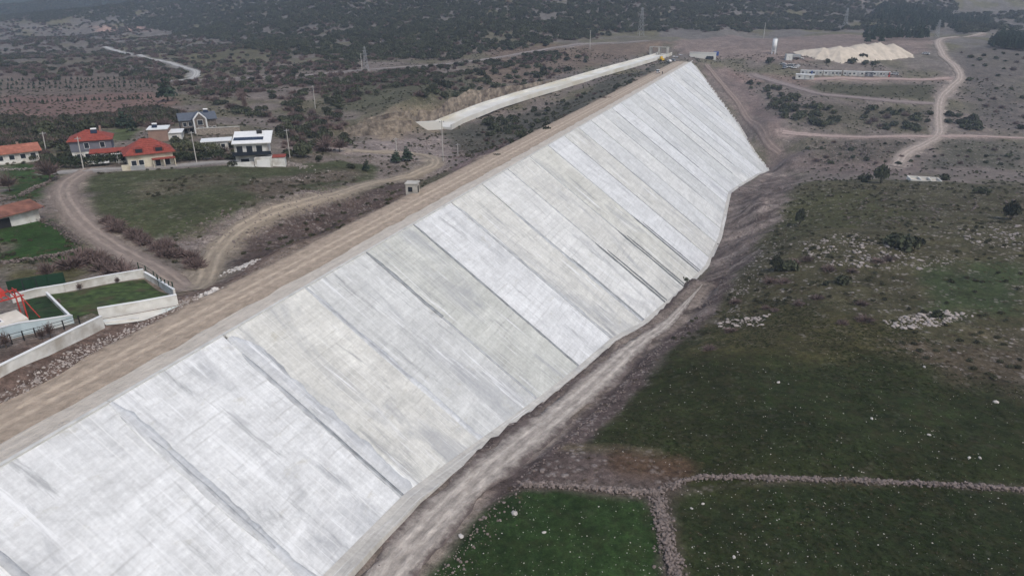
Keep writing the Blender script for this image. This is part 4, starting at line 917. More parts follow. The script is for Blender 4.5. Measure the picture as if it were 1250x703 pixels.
def gable(w_, d, z, rise, over=.4, th=.2, axis='x'):
    a, b = w_ / 2 + over, d / 2 + over
    V = [(-a, -b, z), (a, -b, z), (a, b, z), (-a, b, z), (-a, 0, z + rise), (a, 0, z + rise)]
    V += [(x, y, q - th) for x, y, q in V]; F_ = [(0, 1, 5, 4), (2, 3, 4, 5), (6, 10, 11, 7), (8, 11, 10, 9), (0, 6, 7, 1), (2, 8, 9, 3), (0, 4, 10, 6), (4, 3, 9, 10), (1, 7, 11, 5), (5, 11, 8, 2)]
    if axis == 'y': V = [(-y, x, q) for x, y, q in V]
    return V, F_
def tile_rows(par, a, b, z, rise, n, m):                 # raised tile courses on the camera side of a roof
    for k in range(n):
        t = (k + .5) / n; y = -b * (1 - t); zz = z + rise * t; l = a - (b * t if a > b else a * t * .9)
        MB().box(-l, l, y - .05, y + .05, zz + .0, zz + .07).build('tile_course', m, par)
def heater(par, x, y, z, s=1.0):
    h = MB().bar((x - .8 * s, y, z + 1.25 * s), (x + .8 * s, y, z + 1.25 * s), .28 * s, .28 * s, 8).build('water_heater', TANKW, par)
    MB().add([(x - .9 * s, y - 1.3 * s, z + .15), (x + .9 * s, y - 1.3 * s, z + .15), (x + .9 * s, y - .1, z + 1.0 * s), (x - .9 * s, y - .1, z + 1.0 * s), (x - .9 * s, y - 1.3 * s, z + .07), (x + .9 * s, y - 1.3 * s, z + .07), (x + .9 * s, y - .1, z + .92 * s), (x - .9 * s, y - .1, z + .92 * s)],
             [(0, 1, 2, 3), (7, 6, 5, 4), (0, 4, 5, 1), (1, 5, 6, 2), (2, 6, 7, 3), (3, 7, 4, 0)]).build('collector', SOLAR, h)
    m = MB(); 
    for sx in (-.6, .6): m.bar((x + sx * s, y + .1, z - .3), (x + sx * s, y, z + 1.1 * s), .04, .04, 5)
    m.build('stand', GALV, h)
def house(px, py, name, label, turn=0, cat='house'):
    p = cast(px, py); t = empty(name, p, face_cam(p, turn)); tag(t, label, cat); return t, 1 / ppm(p)
# long low house with orange roof
t, u = house(14, 197, 'long_house', 'long low house with a faded orange tiled roof at the left edge', 6)
MB().box(-7, 6.3, -3, 3, -1.5, 2.7).build('wall', WHITE, t); r = mobj('roof', *gable(13.6, 6.6, 2.75, 1.7), TILEO, t); tile_rows(r, 7.2, 3.7, 2.75, 1.7, 6, TILEO)
MB().box(2.2, 2.8, .5, 1.1, 3.2, 4.9).build('chimney', BROWNW, r)
for x in (-5.2, -2.6, 0, 2.6, 5): window(t, x, -3, .9, 1.2, 1.2)
MB().box(-7, 6.3, -4.6, -3, -1.5, .12).build('terrace', CONCR, t)
# grey upper house with red hip roof
t, u = house(117, 194, 'grey_house', 'two-storey grey house with red hipped roof and white ground floor', -6)
MB().box(-4.9, 4.9, -4, 4, -1.5, 2.9).build('lower_wall', WHITE, t); MB().box(-5.0, 5.0, -4.1, 4.1, 2.9, 5.9).build('upper_wall', GREYW, t)
r = mobj('roof', *hip(10, 8.2, 5.95, 2.3, .55), TILE, t); tile_rows(r, 5.5, 4.6, 5.95, 2.3, 6, TILE); heater(r, 1.2, -.9, 7.3, .9); MB().box(2.4, 2.9, .8, 1.3, 6.8, 8.9).build('chimney', BROWNW, r)
for x in (-1.0, 2.8): window(t, x, -4.1, 3.8, 1.1, 1.4)
for x in (-3.2, -1.2): window(t, x, -4.0, .4, 1.3, 1.9)
# its annexe with terrace
t, u = house(139, 197, 'annexe_house', 'low white annexe with a long red roof and glazed terrace', -6)
MB().box(-4.8, 4.6, -2.6, 2.6, -1.5, 2.6).build('wall', WHITE, t); V, F_ = gable(9.6, 5.6, 3.2, .55); mobj('roof', V, F_, TILE, t)
MB().box(-4.8, 4.8, -3.9, -2.6, 2.55, 2.72).build('awning', FRAMEW, t)
for x in (-4.5, -1.5, 1.5, 4.5): MB().box(x - .09, x + .09, -3.85, -3.67, -1.5, 2.55).build('post', FRAMEW, t)
for x in (-3, 0, 3): window(t, x, -2.6, .5, 1.9, 1.5)
o = MB().box(-5.5, -.5, -6.6, -4.2, .9, 1.1).build('canopy', FRAMEW, t)
# cream house with dormers
t, u = house(184, 201, 'cream_house', 'cream house with bright red roof and two arched dormers', 4)
MB().box(-5.6, 5.6, -4.2, 4.2, -1.5, 3.9).build('wall', CREAM, t); r = mobj('roof', *hip(11.6, 8.8, 3.95, 3.3, .6), TILE, t); tile_rows(r, 6.2, 5.0, 3.95, 3.3, 8, TILE)
for x in (-2.5, 2.4):
    m = MB(); n_ = 9; V = [];
    for y in (-4.5, -1.6):
        V += [(x - 1.25, y, 4.0)] + [(x + 1.25 * -math.cos(math.pi * q / (n_ - 1)), y, 5.0 + .8 * math.sin(math.pi * q / (n_ - 1))) for q in range(n_)] + [(x + 1.25, y, 4.0)]
    c = n_ + 2; m.add(V, [tuple(range(c)), tuple(range(2 * c - 1, c - 1, -1))] + [(q, c + q, c + q + 1, q + 1) for q in range(c - 1)])
    d = m.build('dormer', TILE, t); MB().box(x - .85, x + .85, -4.58, -4.45, 4.3, 5.3).build('pane', GLASS, d)
MB().box(.2, 5.9, -6.2, -4.2, 2.3, 2.5).build('porch_roof', TILE, t)
for x in (.4, 3, 5.7): MB().box(x - .12, x + .12, -6.1, -5.86, -1.5, 2.3).build('post', CREAM, t)
for x in (-4.2, -2.4): window(t, x, -4.2, 1.0, 1.2, 1.3)
for x in (1.6, 4): window(t, x, -4.2, .3, 1.2, 1.9)
MB().box(-7.4, -5.4, -7.0, -6.6, -1.5, 1.9).build('gate_pier', CREAM, t); MB().box(-5.4, -2.0, -6.9, -6.8, -1.2, 1.4).build('gate', GALV, t)
# flat brown-and-white house
t, u = house(203, 170, 'flat_roof_house', 'flat-roofed house with brown front wall and white trim', -8)
MB().box(-4.4, 1.2, -3.5, 3.5, -1.5, 3.6).build('wall', BROWNW, t); MB().box(1.2, 5.0, -3.4, 3.4, -1.5, 2.3).build('side_wall', WHITE, t)
MB().box(-4.7, 1.4, -3.8, 3.8, 3.6, 3.85).build('roof', FRAMEW, t); MB().box(1.4, 5.4, -3.8, 3.8, 2.3, 2.5).build('side_roof', FRAMEW, t); heater(t, -2.6, 0, 3.85, .9)
window(t, 3, -3.4, .3, 1.4, 1.2)
# dark gabled house
t, u = house(243, 161, 'gabled_house', 'dark stone house with slate gabled roof and tall white gable frame', 5)
MB().box(-5.6, 5.6, -3.6, 3.6, -2, 4.6).build('wall', STONED, t); r = mobj('roof', *gable(11.4, 7.4, 4.65, 2.0), SLATE, t); heater(r, 3.2, .5, 6.2, .9)
V, F_ = gable(4.0, 4.6, 5.0, 2.2, .25, .2, 'y'); mobj('gable_roof', [(x + .4, y - 3.0, z) for x, y, z in V], F_, SLATE, t)
MB().add([(-1.4, -5.2, -2), (2.2, -5.2, -2), (2.2, -5.2, 5.0), (.4, -5.2, 7.0), (-1.4, -5.2, 5.0), (-1.4, -3, -2), (2.2, -3, -2), (2.2, -3, 5.0), (.4, -3, 7.0), (-1.4, -3, 5.0)],
         [(0, 1, 2, 3, 4), (9, 8, 7, 6, 5), (1, 6, 7, 2), (5, 0, 4, 9), (2, 7, 8, 3), (3, 8, 9, 4)]).build('gable_bay', STONED, t)
m = MB()
for a, b in (((-1.55, -5.3, -2), (-1.55, -5.3, 5.0)), ((2.35, -5.3, -2), (2.35, -5.3, 5.0)), ((-1.55, -5.3, 5.0), (.4, -5.3, 7.1)), ((.4, -5.3, 7.1), (2.35, -5.3, 5.0))): m.bar(a, b, .26, .26, 6)
m.build('gable_frame', FRAMEW, t)
for x in (-4.3, -2.6): window(t, x, -3.6, .2, 1.1, 1.6); window(t, x, -3.6, 2.6, 1.1, 1.3)
for x in (3.4, 4.8): window(t, x, -3.6, .6, .9, 1.4)
window(t, .4, -5.2, .2, 1.6, 2.0); window(t, .4, -5.2, 3.0, 1.6, 1.6)
MB().box(-5.8, -1.9, -5.0, -3.6, 1.9, 2.05).build('balcony', DARK, t)
# retaining terrace of the gabled house
p = cast(272, 164); t = empty('retaining_wall', p, face_cam(p, -4)); tag(t, 'brown stone retaining wall beside the dark gabled house', 'wall'); MB().box(-8, 5.5, -.4, .4, -2, 2.2).build('masonry', STONE, t); MB().box(-8.1, 5.6, -.5, .5, 2.2, 2.35).build('coping', CONCR, t)
# small white house
t, u = house(266, 182, 'small_white_house', 'small plain white flat-roofed house above the garden thicket', -4)
MB().box(-3.6, 3.2, -2.6, 2.6, -2, 2.7).build('wall', WHITE, t); MB().box(-4.4, 4.4, -3.1, 3.1, 2.7, 2.9).build('roof', FRAMEW, t); window(t, 1.8, -2.6, .8, 1.1, 1.1); window(t, -1.5, -2.6, .8, 1.1, 1.1)
# modern white house
t, u = house(312, 198, 'modern_house', 'modern white house with dark solar panel roof, balcony and garage', -8)
MB().box(-4.6, 4.2, -3.6, 3.6, -1.5, 6.2).build('wall', WHITE, t)
r = MB().add([(-5.0, -4.6, 6.0), (5.4, -4.6, 6.0), (5.4, 3.9, 7.9), (-5.0, 3.9, 7.9), (-5.0, -4.6, 6.25), (5.4, -4.6, 6.25), (5.4, 3.9, 8.15), (-5.0, 3.9, 8.15)], [(0, 3, 2, 1), (4, 5, 6, 7), (0, 1, 5, 4), (1, 2, 6, 5), (2, 3, 7, 6), (3, 0, 4, 7)]).build('roof', FRAMEW, t)
MB().add([(-4.7, -2.6, 6.78), (3.2, -2.6, 6.78), (3.2, -.6, 7.22), (-4.7, -.6, 7.22), (-4.7, -2.6, 6.7), (3.2, -2.6, 6.7), (3.2, -.6, 7.14), (-4.7, -.6, 7.14)], [(0, 1, 2, 3), (7, 6, 5, 4), (0, 4, 5, 1), (1, 5, 6, 2), (2, 6, 7, 3), (3, 7, 4, 0)]).build('solar_array', SOLAR, r)
MB().box(1.2, 2.6, 1.6, 2.6, 7.3, 8.6).build('roof_hatch', DARK, r)
MB().box(-4.9, 5.2, -5.4, -3.6, 2.9, 3.1).build('balcony_floor', DARK, t); MB().box(-4.9, 5.2, -5.4, -5.34, 3.1, 4.0).build('balcony_rail', GLASS, t)
for x in (-3.2, -.6, 2): window(t, x, -3.6, 3.4, 1.6, 1.9)
window(t, -2.2, -3.6, .3, 2.2, 1.5)
MB().box(.6, 5.2, -6.2, -3.6, -1.5, 2.4).build('garage', WHITE, t); MB().box(1.2, 4.6, -6.28, -6.2, -1.2, 1.8).build('garage_door', FRAMEW, t)
MB().box(5.2, 8.6, -5.0, -1.5, -1.5, 2.0).build('side_shed', WHITE, t); MB().box(5.1, 8.8, -5.2, -1.3, 2.0, 2.2).build('shed_roof', TILE, t)
MB().box(-6.2, .5, -6.9, -6.6, -1.5, 1.5).build('front_wall', WHITE, t)
# farm shed at the left edge
t, u = house(17, 271, 'farm_shed', 'farm shed with rusty sheet roof, blue fascia and whitewashed end wall', 28)
MB().box(-6, 3.2, -3, 3, -1, 2.4).build('wall', WHITE, t); V, F_ = gable(10.0, 7.2, 2.45, 1.1, .35, .14); mobj('roof', [(x - 1.4, y, z) for x, y, z in V], F_, RUST, t)
MB().box(3.62, 3.7, -3.9, 3.9, 2.2, 2.5).build('fascia', BLUE, t); MB().box(-4.5, -2.2, -3.06, -2.98, -1, 1.9).build('doorway', DARK, t)
# concrete site hut by the crest
t, u = house(504, 236.5, 'site_hut', 'small square concrete hut with a window beside the crest road', -14, 'hut')
MB().box(-1.15, 1.15, -1.15, 1.15, -.8, 2.2).build('wall', CONCR, t); MB().box(-1.3, 1.3, -1.3, 1.3, 2.2, 2.36).build('roof', CONCR, t); window(t, -.2, -1.15, .75, .7, .8, 'window', DARK); MB().box(1.15, 1.2, -.5, .4, -.2, 1.7).build('doorway', DARK, t)

# ------------------------------------------------------------------ walled garden with pool terrace at lower left
def wall_run(name, label, pts, h, m, th=.25, cap=None, zs=None, cat='wall', down=1.2):
    P = [cast(*p) for p in pts]; b = P[0]; t = empty(name, b); tag(t, label, cat)
    for i in range(len(P) - 1):
        a, c = P[i] - b, P[i + 1] - b; d = (c - a)[:2]; L_ = np.linalg.norm(d); d = d / L_; q = np.array([-d[1], d[0]]) * th / 2
        h0 = h if np.isscalar(h) else h[i]; h1 = h if np.isscalar(h) else h[i + 1]; mb = MB(); V = []
        for (pt, hh) in ((a, h0), (c, h1)):
            V += [(pt[0] + q[0], pt[1] + q[1], pt[2] - down), (pt[0] - q[0], pt[1] - q[1], pt[2] - down), (pt[0] - q[0], pt[1] - q[1], pt[2] + hh), (pt[0] + q[0], pt[1] + q[1], pt[2] + hh)]
        mb.add(V, [(0, 1, 2, 3), (7, 6, 5, 4), (1, 5, 6, 2), (0, 3, 7, 4), (3, 2, 6, 7)]).build('wall_panel', m, t)
        if cap:
            V = []
            for (pt, hh) in ((a, h0), (c, h1)):
                k = 1.35; V += [(pt[0] + q[0] * k, pt[1] + q[1] * k, pt[2] + hh + .004), (pt[0] - q[0] * k, pt[1] - q[1] * k, pt[2] + hh + .004), (pt[0] - q[0] * k, pt[1] - q[1] * k, pt[2] + hh + .08), (pt[0] + q[0] * k, pt[1] + q[1] * k, pt[2] + hh + .08)]
            MB().add(V, [(0, 1, 2, 3), (7, 6, 5, 4), (1, 5, 6, 2), (0, 3, 7, 4), (3, 2, 6, 7), (0, 4, 5, 1)]).build('coping', cap, t)
    return t
wall_run('garden_wall', 'white rear garden wall in stepped lengths under the bare tree', [(16, 370), (46, 362), (80, 356.5), (122, 348), (150, 343), (177, 339)], [1.1, 1.1, 1.1, 1.2, 1.2, 1.3], WHITE, .25, FRAMEW)
wall_run('garden_wall', 'white garden wall beside the farm road carrying the green fence', [(178, 340), (196, 350), (214, 362)], 1.0, WHITE, .25, FRAMEW)
wall_run('garden_wall', 'tall white front garden wall facing the crest road, right length', [(122, 389), (170, 381), (218, 372)], 1.35, WHITE, .3, FRAMEW)
wall_run('garden_wall', 'long white lower garden wall running down to the left edge', [(127, 400), (95, 416), (58, 434), (0, 460), (-40, 478)], [1.5, 1.5, 1.35, 1.1, 1.0], WHITE, .3, FRAMEW)
wall_run('low_kerb_wall', 'short low white kerb wall before the pale paved apron', [(128, 396), (150, 393), (170, 391)], .35, WHITE, .3)
wall_run('divider_wall', 'thin white wall dividing the two garden lawns', [(58, 362), (73, 377), (88, 392)], .6, WHITE, .2, FRAMEW)
wall_run('terrace_wall', 'pale blue painted retaining wall below the pool terrace', [(90, 394), (60, 402), (28, 409), (0, 418), (-30, 428)], [1.0, 1.3, 1.5, 1.6, 1.7], BLUEP, .3, FRAMEW)
# paved apron
P = [cast(*p) for p in [(124, 391), (170, 383), (218, 374), (232, 368), (200, 383), (176, 392), (150, 396), (130, 398)]]
tag(mobj('paved_apron', [(p[0], p[1], p[2] + .1) for p in P], [tuple(range(len(P)))], mat('apron_concrete', S(214, 210, 200), .14, .5, .85, dirt=S(186, 206, 208))), kind='structure')
# lawns and pool
for nm, pts, c in (('garden_lawn', [(60, 360), (90, 357), (122, 350), (176, 342), (206, 360), (170, 379), (122, 386), (112, 382), (90, 390)], S(62, 78, 40)), ('vegetable_plot', [(30, 367), (58, 362), (86, 390), (30, 400)], S(36, 58, 30))):
    P = np.array([cast(*p) for p in pts]); c0 = P.mean(0); b = bmesh.new(); vv = [b.verts.new((p[0], p[1], p[2] + .09)) for p in P]; b.faces.new(vv); bmesh.ops.triangulate(b, faces=b.faces[:]); bmesh.ops.subdivide_edges(b, edges=b.edges[:], cuts=7, use_grid_fill=True)
    for v in b.verts: v.co.z = float(ground(v.co.x, v.co.y)) + .08
    me = bpy.data.meshes.new(nm); b.to_mesh(me); b.free(); o = link(nm, me); me.materials.append(mat(nm + '_grass', c, .6, .9, .95, bump=.2, bscale=1.5, dirt=S(74, 66, 46))); tag(o, kind='structure')
p = cast(6, 400); t = empty('pool_terrace', p, face_cam(p, 12)); tag(t, 'pale pool terrace with dark blue pool at the left edge', 'terrace')
MB().box(-7, 2.3, -.6, 3.2, -.8, .55).build('deck', DECK, t); MB().box(-6, .2, .4, 2.4, .55, .6).build('coping', FRAMEW, t); MB().box(-5.8, 0, .6, 2.2, .6, .63).build('water', POOL, t)
p = cast(8, 392); t = empty('pergola', p, face_cam(p, 10)); tag(t, 'red steel pergola frame standing on the pool terrace', 'pergola')
for x in (-2.2, 1.9):
    for y in (-1.1, 1.6): MB().box(x - .07, x + .07, y - .07, y + .07, -.5, 2.9).build('post', REDM, t)
for y in (-1.1, 1.6): MB().box(-2.6, 2.2, y - .06, y + .06, 2.9, 3.05).build('beam', REDM, t)
for k in range(8): x = -2.3 + k * .6; MB().box(x - .05, x + .05, -1.6, 2.1, 3.05, 3.17).build('rafter', REDM, t)
MB().bar((1.9, -1.1, 2.9), (3.1, -1.6, -.4), .06).build('brace', REDM, t); MB().box(-2.4, .6, -.4, 1.4, 3.18, 3.9).build('roof_box', REDM, t)
# fences
def fence(name, label, pts, h, m, step=2.0, solid=None, base=0.0, rails=3):
    P = smooth_line([cast(*p)[:2] for p in pts], step); b = np.array([P[0][0], P[0][1], float(ground(*P[0]))]); t = empty(name, b); tag(t, label, 'fence')
    Q = [np.array([q[0], q[1], float(ground(*q)) + base]) - b for q in P]
    for q in Q: MB().box(q[0] - .05, q[0] + .05, q[1] - .05, q[1] + .05, q[2] - .4, q[2] + h).build('post', m, t)
    for a, c in zip(Q[:-1], Q[1:]):
        if solid: MB().add([(a[0], a[1], a[2] + .1), (c[0], c[1], c[2] + .1), (c[0], c[1], c[2] + h), (a[0], a[1], a[2] + h), (a[0] + .04, a[1] + .04, a[2] + .1), (c[0] + .04, c[1] + .04, c[2] + .1), (c[0] + .04, c[1] + .04, c[2] + h), (a[0] + .04, a[1] + .04, a[2] + h)], [(0, 1, 2, 3), (7, 6, 5, 4), (3, 2, 6, 7), (0, 4, 5, 1)]).build('screen_panel', solid, t)
        else:
            for k in range(rails): z = h * (k + 1) / rails - .05; MB().bar(a + [0, 0, z], c + [0, 0, z], .03, .03, 4).build('rail', m, t)
fence('screen_fence', 'dark green mesh fence behind the rear garden wall', [(12, 358), (40, 352), (80, 346)], 1.7, GREENF, 2.2, GREENF)
fence('road_fence', 'green wire fence on the garden wall beside the farm road', [(171, 335), (190, 346), (213, 360)], 1.9, GREENF, 1.6)
fence('terrace_fence', 'thin dark post fence below the pale blue wall', [(0, 425), (30, 416), (60, 408), (98, 396)], 1.2, DARK, 1.6)
MB_ = cast(40, 360); t = empty('garden_swing', MB_, face_cam(MB_, -10)); tag(t, 'dark garden swing frame by the rear wall', 'swing')
for x in (-.75, .75): MB().bar((x, -.4, 0), (x, 0, 2.3), .05).build('leg', DARK, t); MB().bar((x, .4, 0), (x, 0, 2.3), .05).build('leg', DARK, t)
MB().bar((-.8, 0, 2.3), (.8, 0, 2.3), .05).build('crossbar', DARK, t)
for i, (px, py, h) in enumerate([(98, 355, 12), (72, 372, 10), (144, 346, 10), (62, 412, 22), (52, 415, 18), (8, 425, 24)]):
    put_tree(px, py, h, 'garden_sapling', ['thin bare sapling against the middle of the rear garden wall', 'bare sapling near the divider wall', 'thin bare sapling against the right half of the rear garden wall', 'leafless sapling before the pale blue wall, right of two', 'leafless sapling before the pale blue wall, left of two', 'leafless sapling by the blue wall at the left edge'][i], 'bare', None, .35)

# ------------------------------------------------------------------ spillway chute
CH = smooth_line([c[:2] for c in CHUTE], 4.0); chz = np.interp(np.linspace(0, 1, len(CH)), np.linspace(0, 1, len(CHUTE)), [c[2] for c in CHUTE])
sl_ = np.concatenate([[0], np.cumsum(np.linalg.norm(np.diff(CH, axis=0), axis=1))]); sc_ = np.concatenate([[0], np.cumsum([np.linalg.norm(CHUTE[i + 1][:2] - CHUTE[i][:2]) for i in range(len(CHUTE) - 1)])]); chz = np.interp(sl_ / sl_[-1], sc_ / sc_[-1], [c[2] for c in CHUTE])
T = np.gradient(CH, axis=0); T /= np.linalg.norm(T, axis=1)[:, None]; NN = np.stack([-T[:, 1], T[:, 0]], 1)
b = np.array([CH[0][0], CH[0][1], chz[0]]); chute = empty('spillway_chute', b); tag(chute, 'long pale concrete spillway chute curving down left of the dam crest', 'spillway')
CHC = mat('chute_concrete', S(222, 220, 213), .1, .15, .85, dirt=S(206, 200, 184)); HWc = 4.6
def chute_strip(name, prof):
    k = len(prof); V = []
    for c, nn, z in zip(CH, NN, chz):
        for o, dz in prof: V.append((c[0] + nn[0] * o - b[0], c[1] + nn[1] * o - b[1], z + dz - b[2]))
    F_ = [(i * k + j, i * k + (j + 1) % k, (i + 1) * k + (j + 1) % k, (i + 1) * k + j) for i in range(len(CH) - 1) for j in range(k)]
    F_ += [tuple(range(k))[::-1], tuple((len(CH) - 1) * k + j for j in range(k))]
    return mobj(name, V, F_, CHC, chute)
chute_strip('floor', [(-HWc, -1), (HWc, -1), (HWc, .05), (-HWc, .05)]); chute_strip('side_wall', [(-HWc - .5, -1), (-HWc, -1), (-HWc, 1.2), (-HWc - .5, 1.2)]); chute_strip('side_wall', [(HWc, -1), (HWc + .5, -1), (HWc + .5, 1.2), (HWc, 1.2)])
# stepped rock cut above the lower end of the chute
def rock_face(pts, hpx, seed):
    B = [cast(*p) for p in pts]; L_ = smooth_line([b[:2] for b in B], .9); s_ = np.linspace(0, 1, len(L_)); hm = np.interp(s_, np.linspace(0, 1, len(hpx)), [q / ppm(B[i]) for i, q in enumerate(hpx)]); V = []; nz = 8
    zb = ground(L_[:, 0], L_[:, 1]); c = np.array([*L_[0], zb[0]]); away = L_ / np.linalg.norm(L_, axis=1)[:, None]
    for j in range(nz + 2):
        t = j / nz; q = np.linspace(0, len(L_) * .9, len(L_)); 
        lean = (.35 * t * hm + 1.3 * (fbm(q / 2.6, np.full(len(L_), t * 2.2), seed, 4) - .5)) if j <= nz else (.35 * hm + 7)
        zz = zb - 1 + (hm + 1) * min(t, 1) * (1 + .22 * (fbm(q / 5, np.full(len(L_), 3.), seed + 1, 3) - .5)) - (2.0 if j > nz else 0); P_ = L_ + away * np.asarray(lean)[:, None]; V.append(np.column_stack([P_, zz]) - c)
    V = np.array(V); k = len(L_); F_ = [(j * k + i, j * k + i + 1, (j + 1) * k + i + 1, (j + 1) * k + i) for j in range(nz + 1) for i in range(k - 1)]
    r = mobj('rock_cut', V.reshape(-1, 3), F_, mat('cut_rock', S(142, 130, 116), .5, .5, .95, bump=.9, bscale=.8, dirt=S(92, 82, 76))); r.location = tuple(c); tag(r, kind='structure')
rock_face([(420, 166), (445, 166), (470, 165), (490, 163), (503, 160)], [8, 15, 16, 16, 12], 601); rock_face([(444, 147), (470, 146), (498, 144), (512, 150), (532, 151), (560, 138), (600, 124), (640, 112), (680, 101)], [3, 8, 14, 20, 22, 14, 10, 6, 3], 611)
p = cast(523, 159); t = empty('stilling_basin', p, face_cam(p, 12)); tag(t, 'pale concrete stilling basin wall at the lower end of the spillway chute', 'basin wall')
MB().box(-6.2, 6.0, -.5, .5, -2, 3.6).build('wall', CHC, t); MB().box(-6.8, -5.8, -3.0, .5, -2, 4.0).build('wing_wall', CHC, t)
p = atz(804, 67, 1.0); t = empty('gate_house', p, face_cam(p, -20)); tag(t, 'concrete piers and deck at the head of the spillway chute', 'spillway gate')
for x in (-6.6, 0, 6): MB().box(x, x + 1.0, -2, 2, -2, 5).build('pier', CONCR, t)
MB().box(-6.8, 7.2, -1.2, 1.2, 5, 5.4).build('deck', CONCR, t)
p = cast(858, 71.5); t = empty('abutment_wall', p, face_cam(p, 0)); tag(t, 'pale concrete wall block just beyond the far end of the dam crest', 'wall'); MB().box(-9, 8.5, -1, 1, -2, 3.6).build('wall', CHC, t); MB().box(-9.2, 8.7, -1.2, 1.2, 3.6, 3.9).build('coping', CHC, t)

# ------------------------------------------------------------------ contractor's camp
def cabin(px, py, label, w_=6.2, m=WHITE, turn=0, roofm=None, d=2.4):
    p = cast(px, py); t = empty('site_cabin', p, face_cam(p, turn)); tag(t, label, 'cabin', 'row of site cabins')
    MB().box(-w_ / 2, w_ / 2, -d / 2, d / 2, -.3, 2.5).build('body', m, t); MB().box(-w_ / 2 - .12, w_ / 2 + .12, -d / 2 - .2, d / 2 + .12, 2.5, 2.66).build('roof', roofm or FRAMEW, t)
    MB().box(-.5, .4, -d / 2 - .05, -d / 2 + .02, 0, 2.05).build('door', GALV, t)
    for x in (-w_ * .3, w_ * .3): window(t, x, -d / 2, .9, 1.1, .9)
    return t
cl = ['blue-ended white cabin first in the row of site cabins', 'wide white cabin second from the left in the row', 'white cabin third in the row of site cabins', 'narrow white cabin fourth in the row of site cabins', 'white cabin in the middle of the row of site cabins', 'white cabin just right of the middle of the row', 'grey-white cabin seventh in the row of site cabins', 'white cabin second from the right end of the row', 'white cabin with red end panel, last in the row']
for i, (px, wd) in enumerate([(984, 7), (997, 6.4), (1012, 6.6), (1023, 3.4), (1034, 4.6), (1047, 7.4), (1060, 5), (1071, 6), (1081, 4.4)]):
    t = cabin(px, 91.5 + .02 * (px - 984), cl[i], wd, WHITE if i % 3 else GREYW if i == 6 else WHITE, 3)
    if i == 0: MB().box(wd / 2 - .9, wd / 2 + .03, -1.25, 1.25, -.3, 2.49).build('blue_end', BLUE, t)
    if i == 8: MB().box(wd / 2 - .9, wd / 2 + .03, -1.25, 1.25, -.3, 2.49).build('red_end', REDM, t)
cabin(982, 96.5, 'larger white office cabin standing in front of the row', 10.5, WHITE, 2, None, 5)
# batching silo
p = cast(944, 66); t = empty('cement_silo', p, face_cam(p)); tag(t, 'tall white cement silo on legs left of the sand stockpile', 'silo')
mb = MB().bar((0, 0, 2.2), (0, 0, 9.5), 1.5, 1.5, 16); mb.bar((0, 0, 1.0), (0, 0, 2.2), .5, 1.5, 16); mb.build('tank', TANKW, t, True); MB().bar((0, 0, 9.5), (0, 0, 10.2), 1.5, .5, 16).build('lid', GALV, t)
for a in range(4): q = a * math.pi / 2 + .7; MB().bar((1.35 * math.cos(q), 1.35 * math.sin(q), -.5), (1.35 * math.cos(q), 1.35 * math.sin(q), 3.6), .28).build('leg', TANKW, t)
MB().box(1.5, 1.9, -.2, .2, 0, 9.8).build('ladder', GALV, t)
p = cast(966, 73); t = empty('mixer_plant', p, face_cam(p, 15)); tag(t, 'white and grey concrete mixing plant beside the silo', 'plant')
MB().box(-4, 0, -2, 2, -.5, 3.4).build('housing', WHITE, t); MB().box(.3, 5.5, -1.5, 1.5, 1.6, 3.2).build('hopper', GALV, t); MB().bar((0, 0, 3.2), (7.5, -1, .6), .45).build('conveyor', GALV, t)
for x in (.8, 5): MB().box(x - .12, x + .12, -1.2, 1.2, -.5, 1.6).build('leg', GALV, t)
# sand stockpile: merged cones with fluted flanks
def heap(name, label, cones, m, res=.8, flute=.12, cat='heap', group=None):
    C0 = np.array([c[:2] for c in cones]); lo = C0.min(0) - 16; hi = C0.max(0) + 16; gx = np.arange(lo[0], hi[0], res); gy = np.arange(lo[1], hi[1], res); A_, B_ = np.meshgrid(gx, gy); Z = np.full(A_.shape, -3.0); g0 = ground(A_, B_)
    for (x, y, h, r) in cones:
        dx, dy = A_ - x, B_ - y; rr = np.hypot(dx, dy); an = np.arctan2(dy, dx); Z = np.maximum(Z, h * (1 - rr / r * (1 + flute * (fbm(an * 4 + 20, rr * .05 + x, 131, 3) - .5) * 2)))
    Z = Z + .35 * (fbm(A_ / 2.2, B_ / 2.2, 141, 3) - .5); zz = g0 + Z; ok = Z > -1.0; idx = -np.ones(A_.shape, int); idx[ok] = np.arange(ok.sum()); c = C0.mean(0); cz = float(ground(*c))
    V = np.stack([A_[ok] - c[0], B_[ok] - c[1], zz[ok] - cz], 1); a = idx[:-1, :-1]; b_ = idx[:-1, 1:]; c_ = idx[1:, 1:]; d = idx[1:, :-1]; q = (a >= 0) & (b_ >= 0) & (c_ >= 0) & (d >= 0)
    o = mobj(name, V, np.stack([a[q], b_[q], c_[q], d[q]], 1), m, None, True); o.location = (c[0], c[1], cz); return tag(o, label, cat, group)
SAND = mat('sand', S(202, 190, 174), .14, .3, .95, bump=.15, bscale=1.0)
cones = []
for px, h, r in [(1000, 5.5, 11), (1010, 7.5, 13), (1020, 9.5, 14), (1032, 8.5, 14), (1042, 10, 15), (1052, 11, 15), (1060, 10.5, 15), (1068, 9.5, 14), (1076, 10, 14), (1084, 9.5, 13), (1030, 8, 14)]:
    p = cast(px, 67); cones.append((p[0] + random.uniform(-4, 4), p[1] + random.uniform(-5, 5), h * .68 * random.uniform(.85, 1.1), r))
heap('sand_stockpile', 'large pale sand stockpile with many peaks behind the site cabins', cones, SAND, .8, .3, 'sand heap')
p = cast(992, 66); heap('sand_stockpile', 'low pale sand heap at the left foot of the large stockpile', [(p[0], p[1], 3.2, 9), (p[0] - 5, p[1], 2.4, 7)], SAND, .8, .3, 'sand heap')

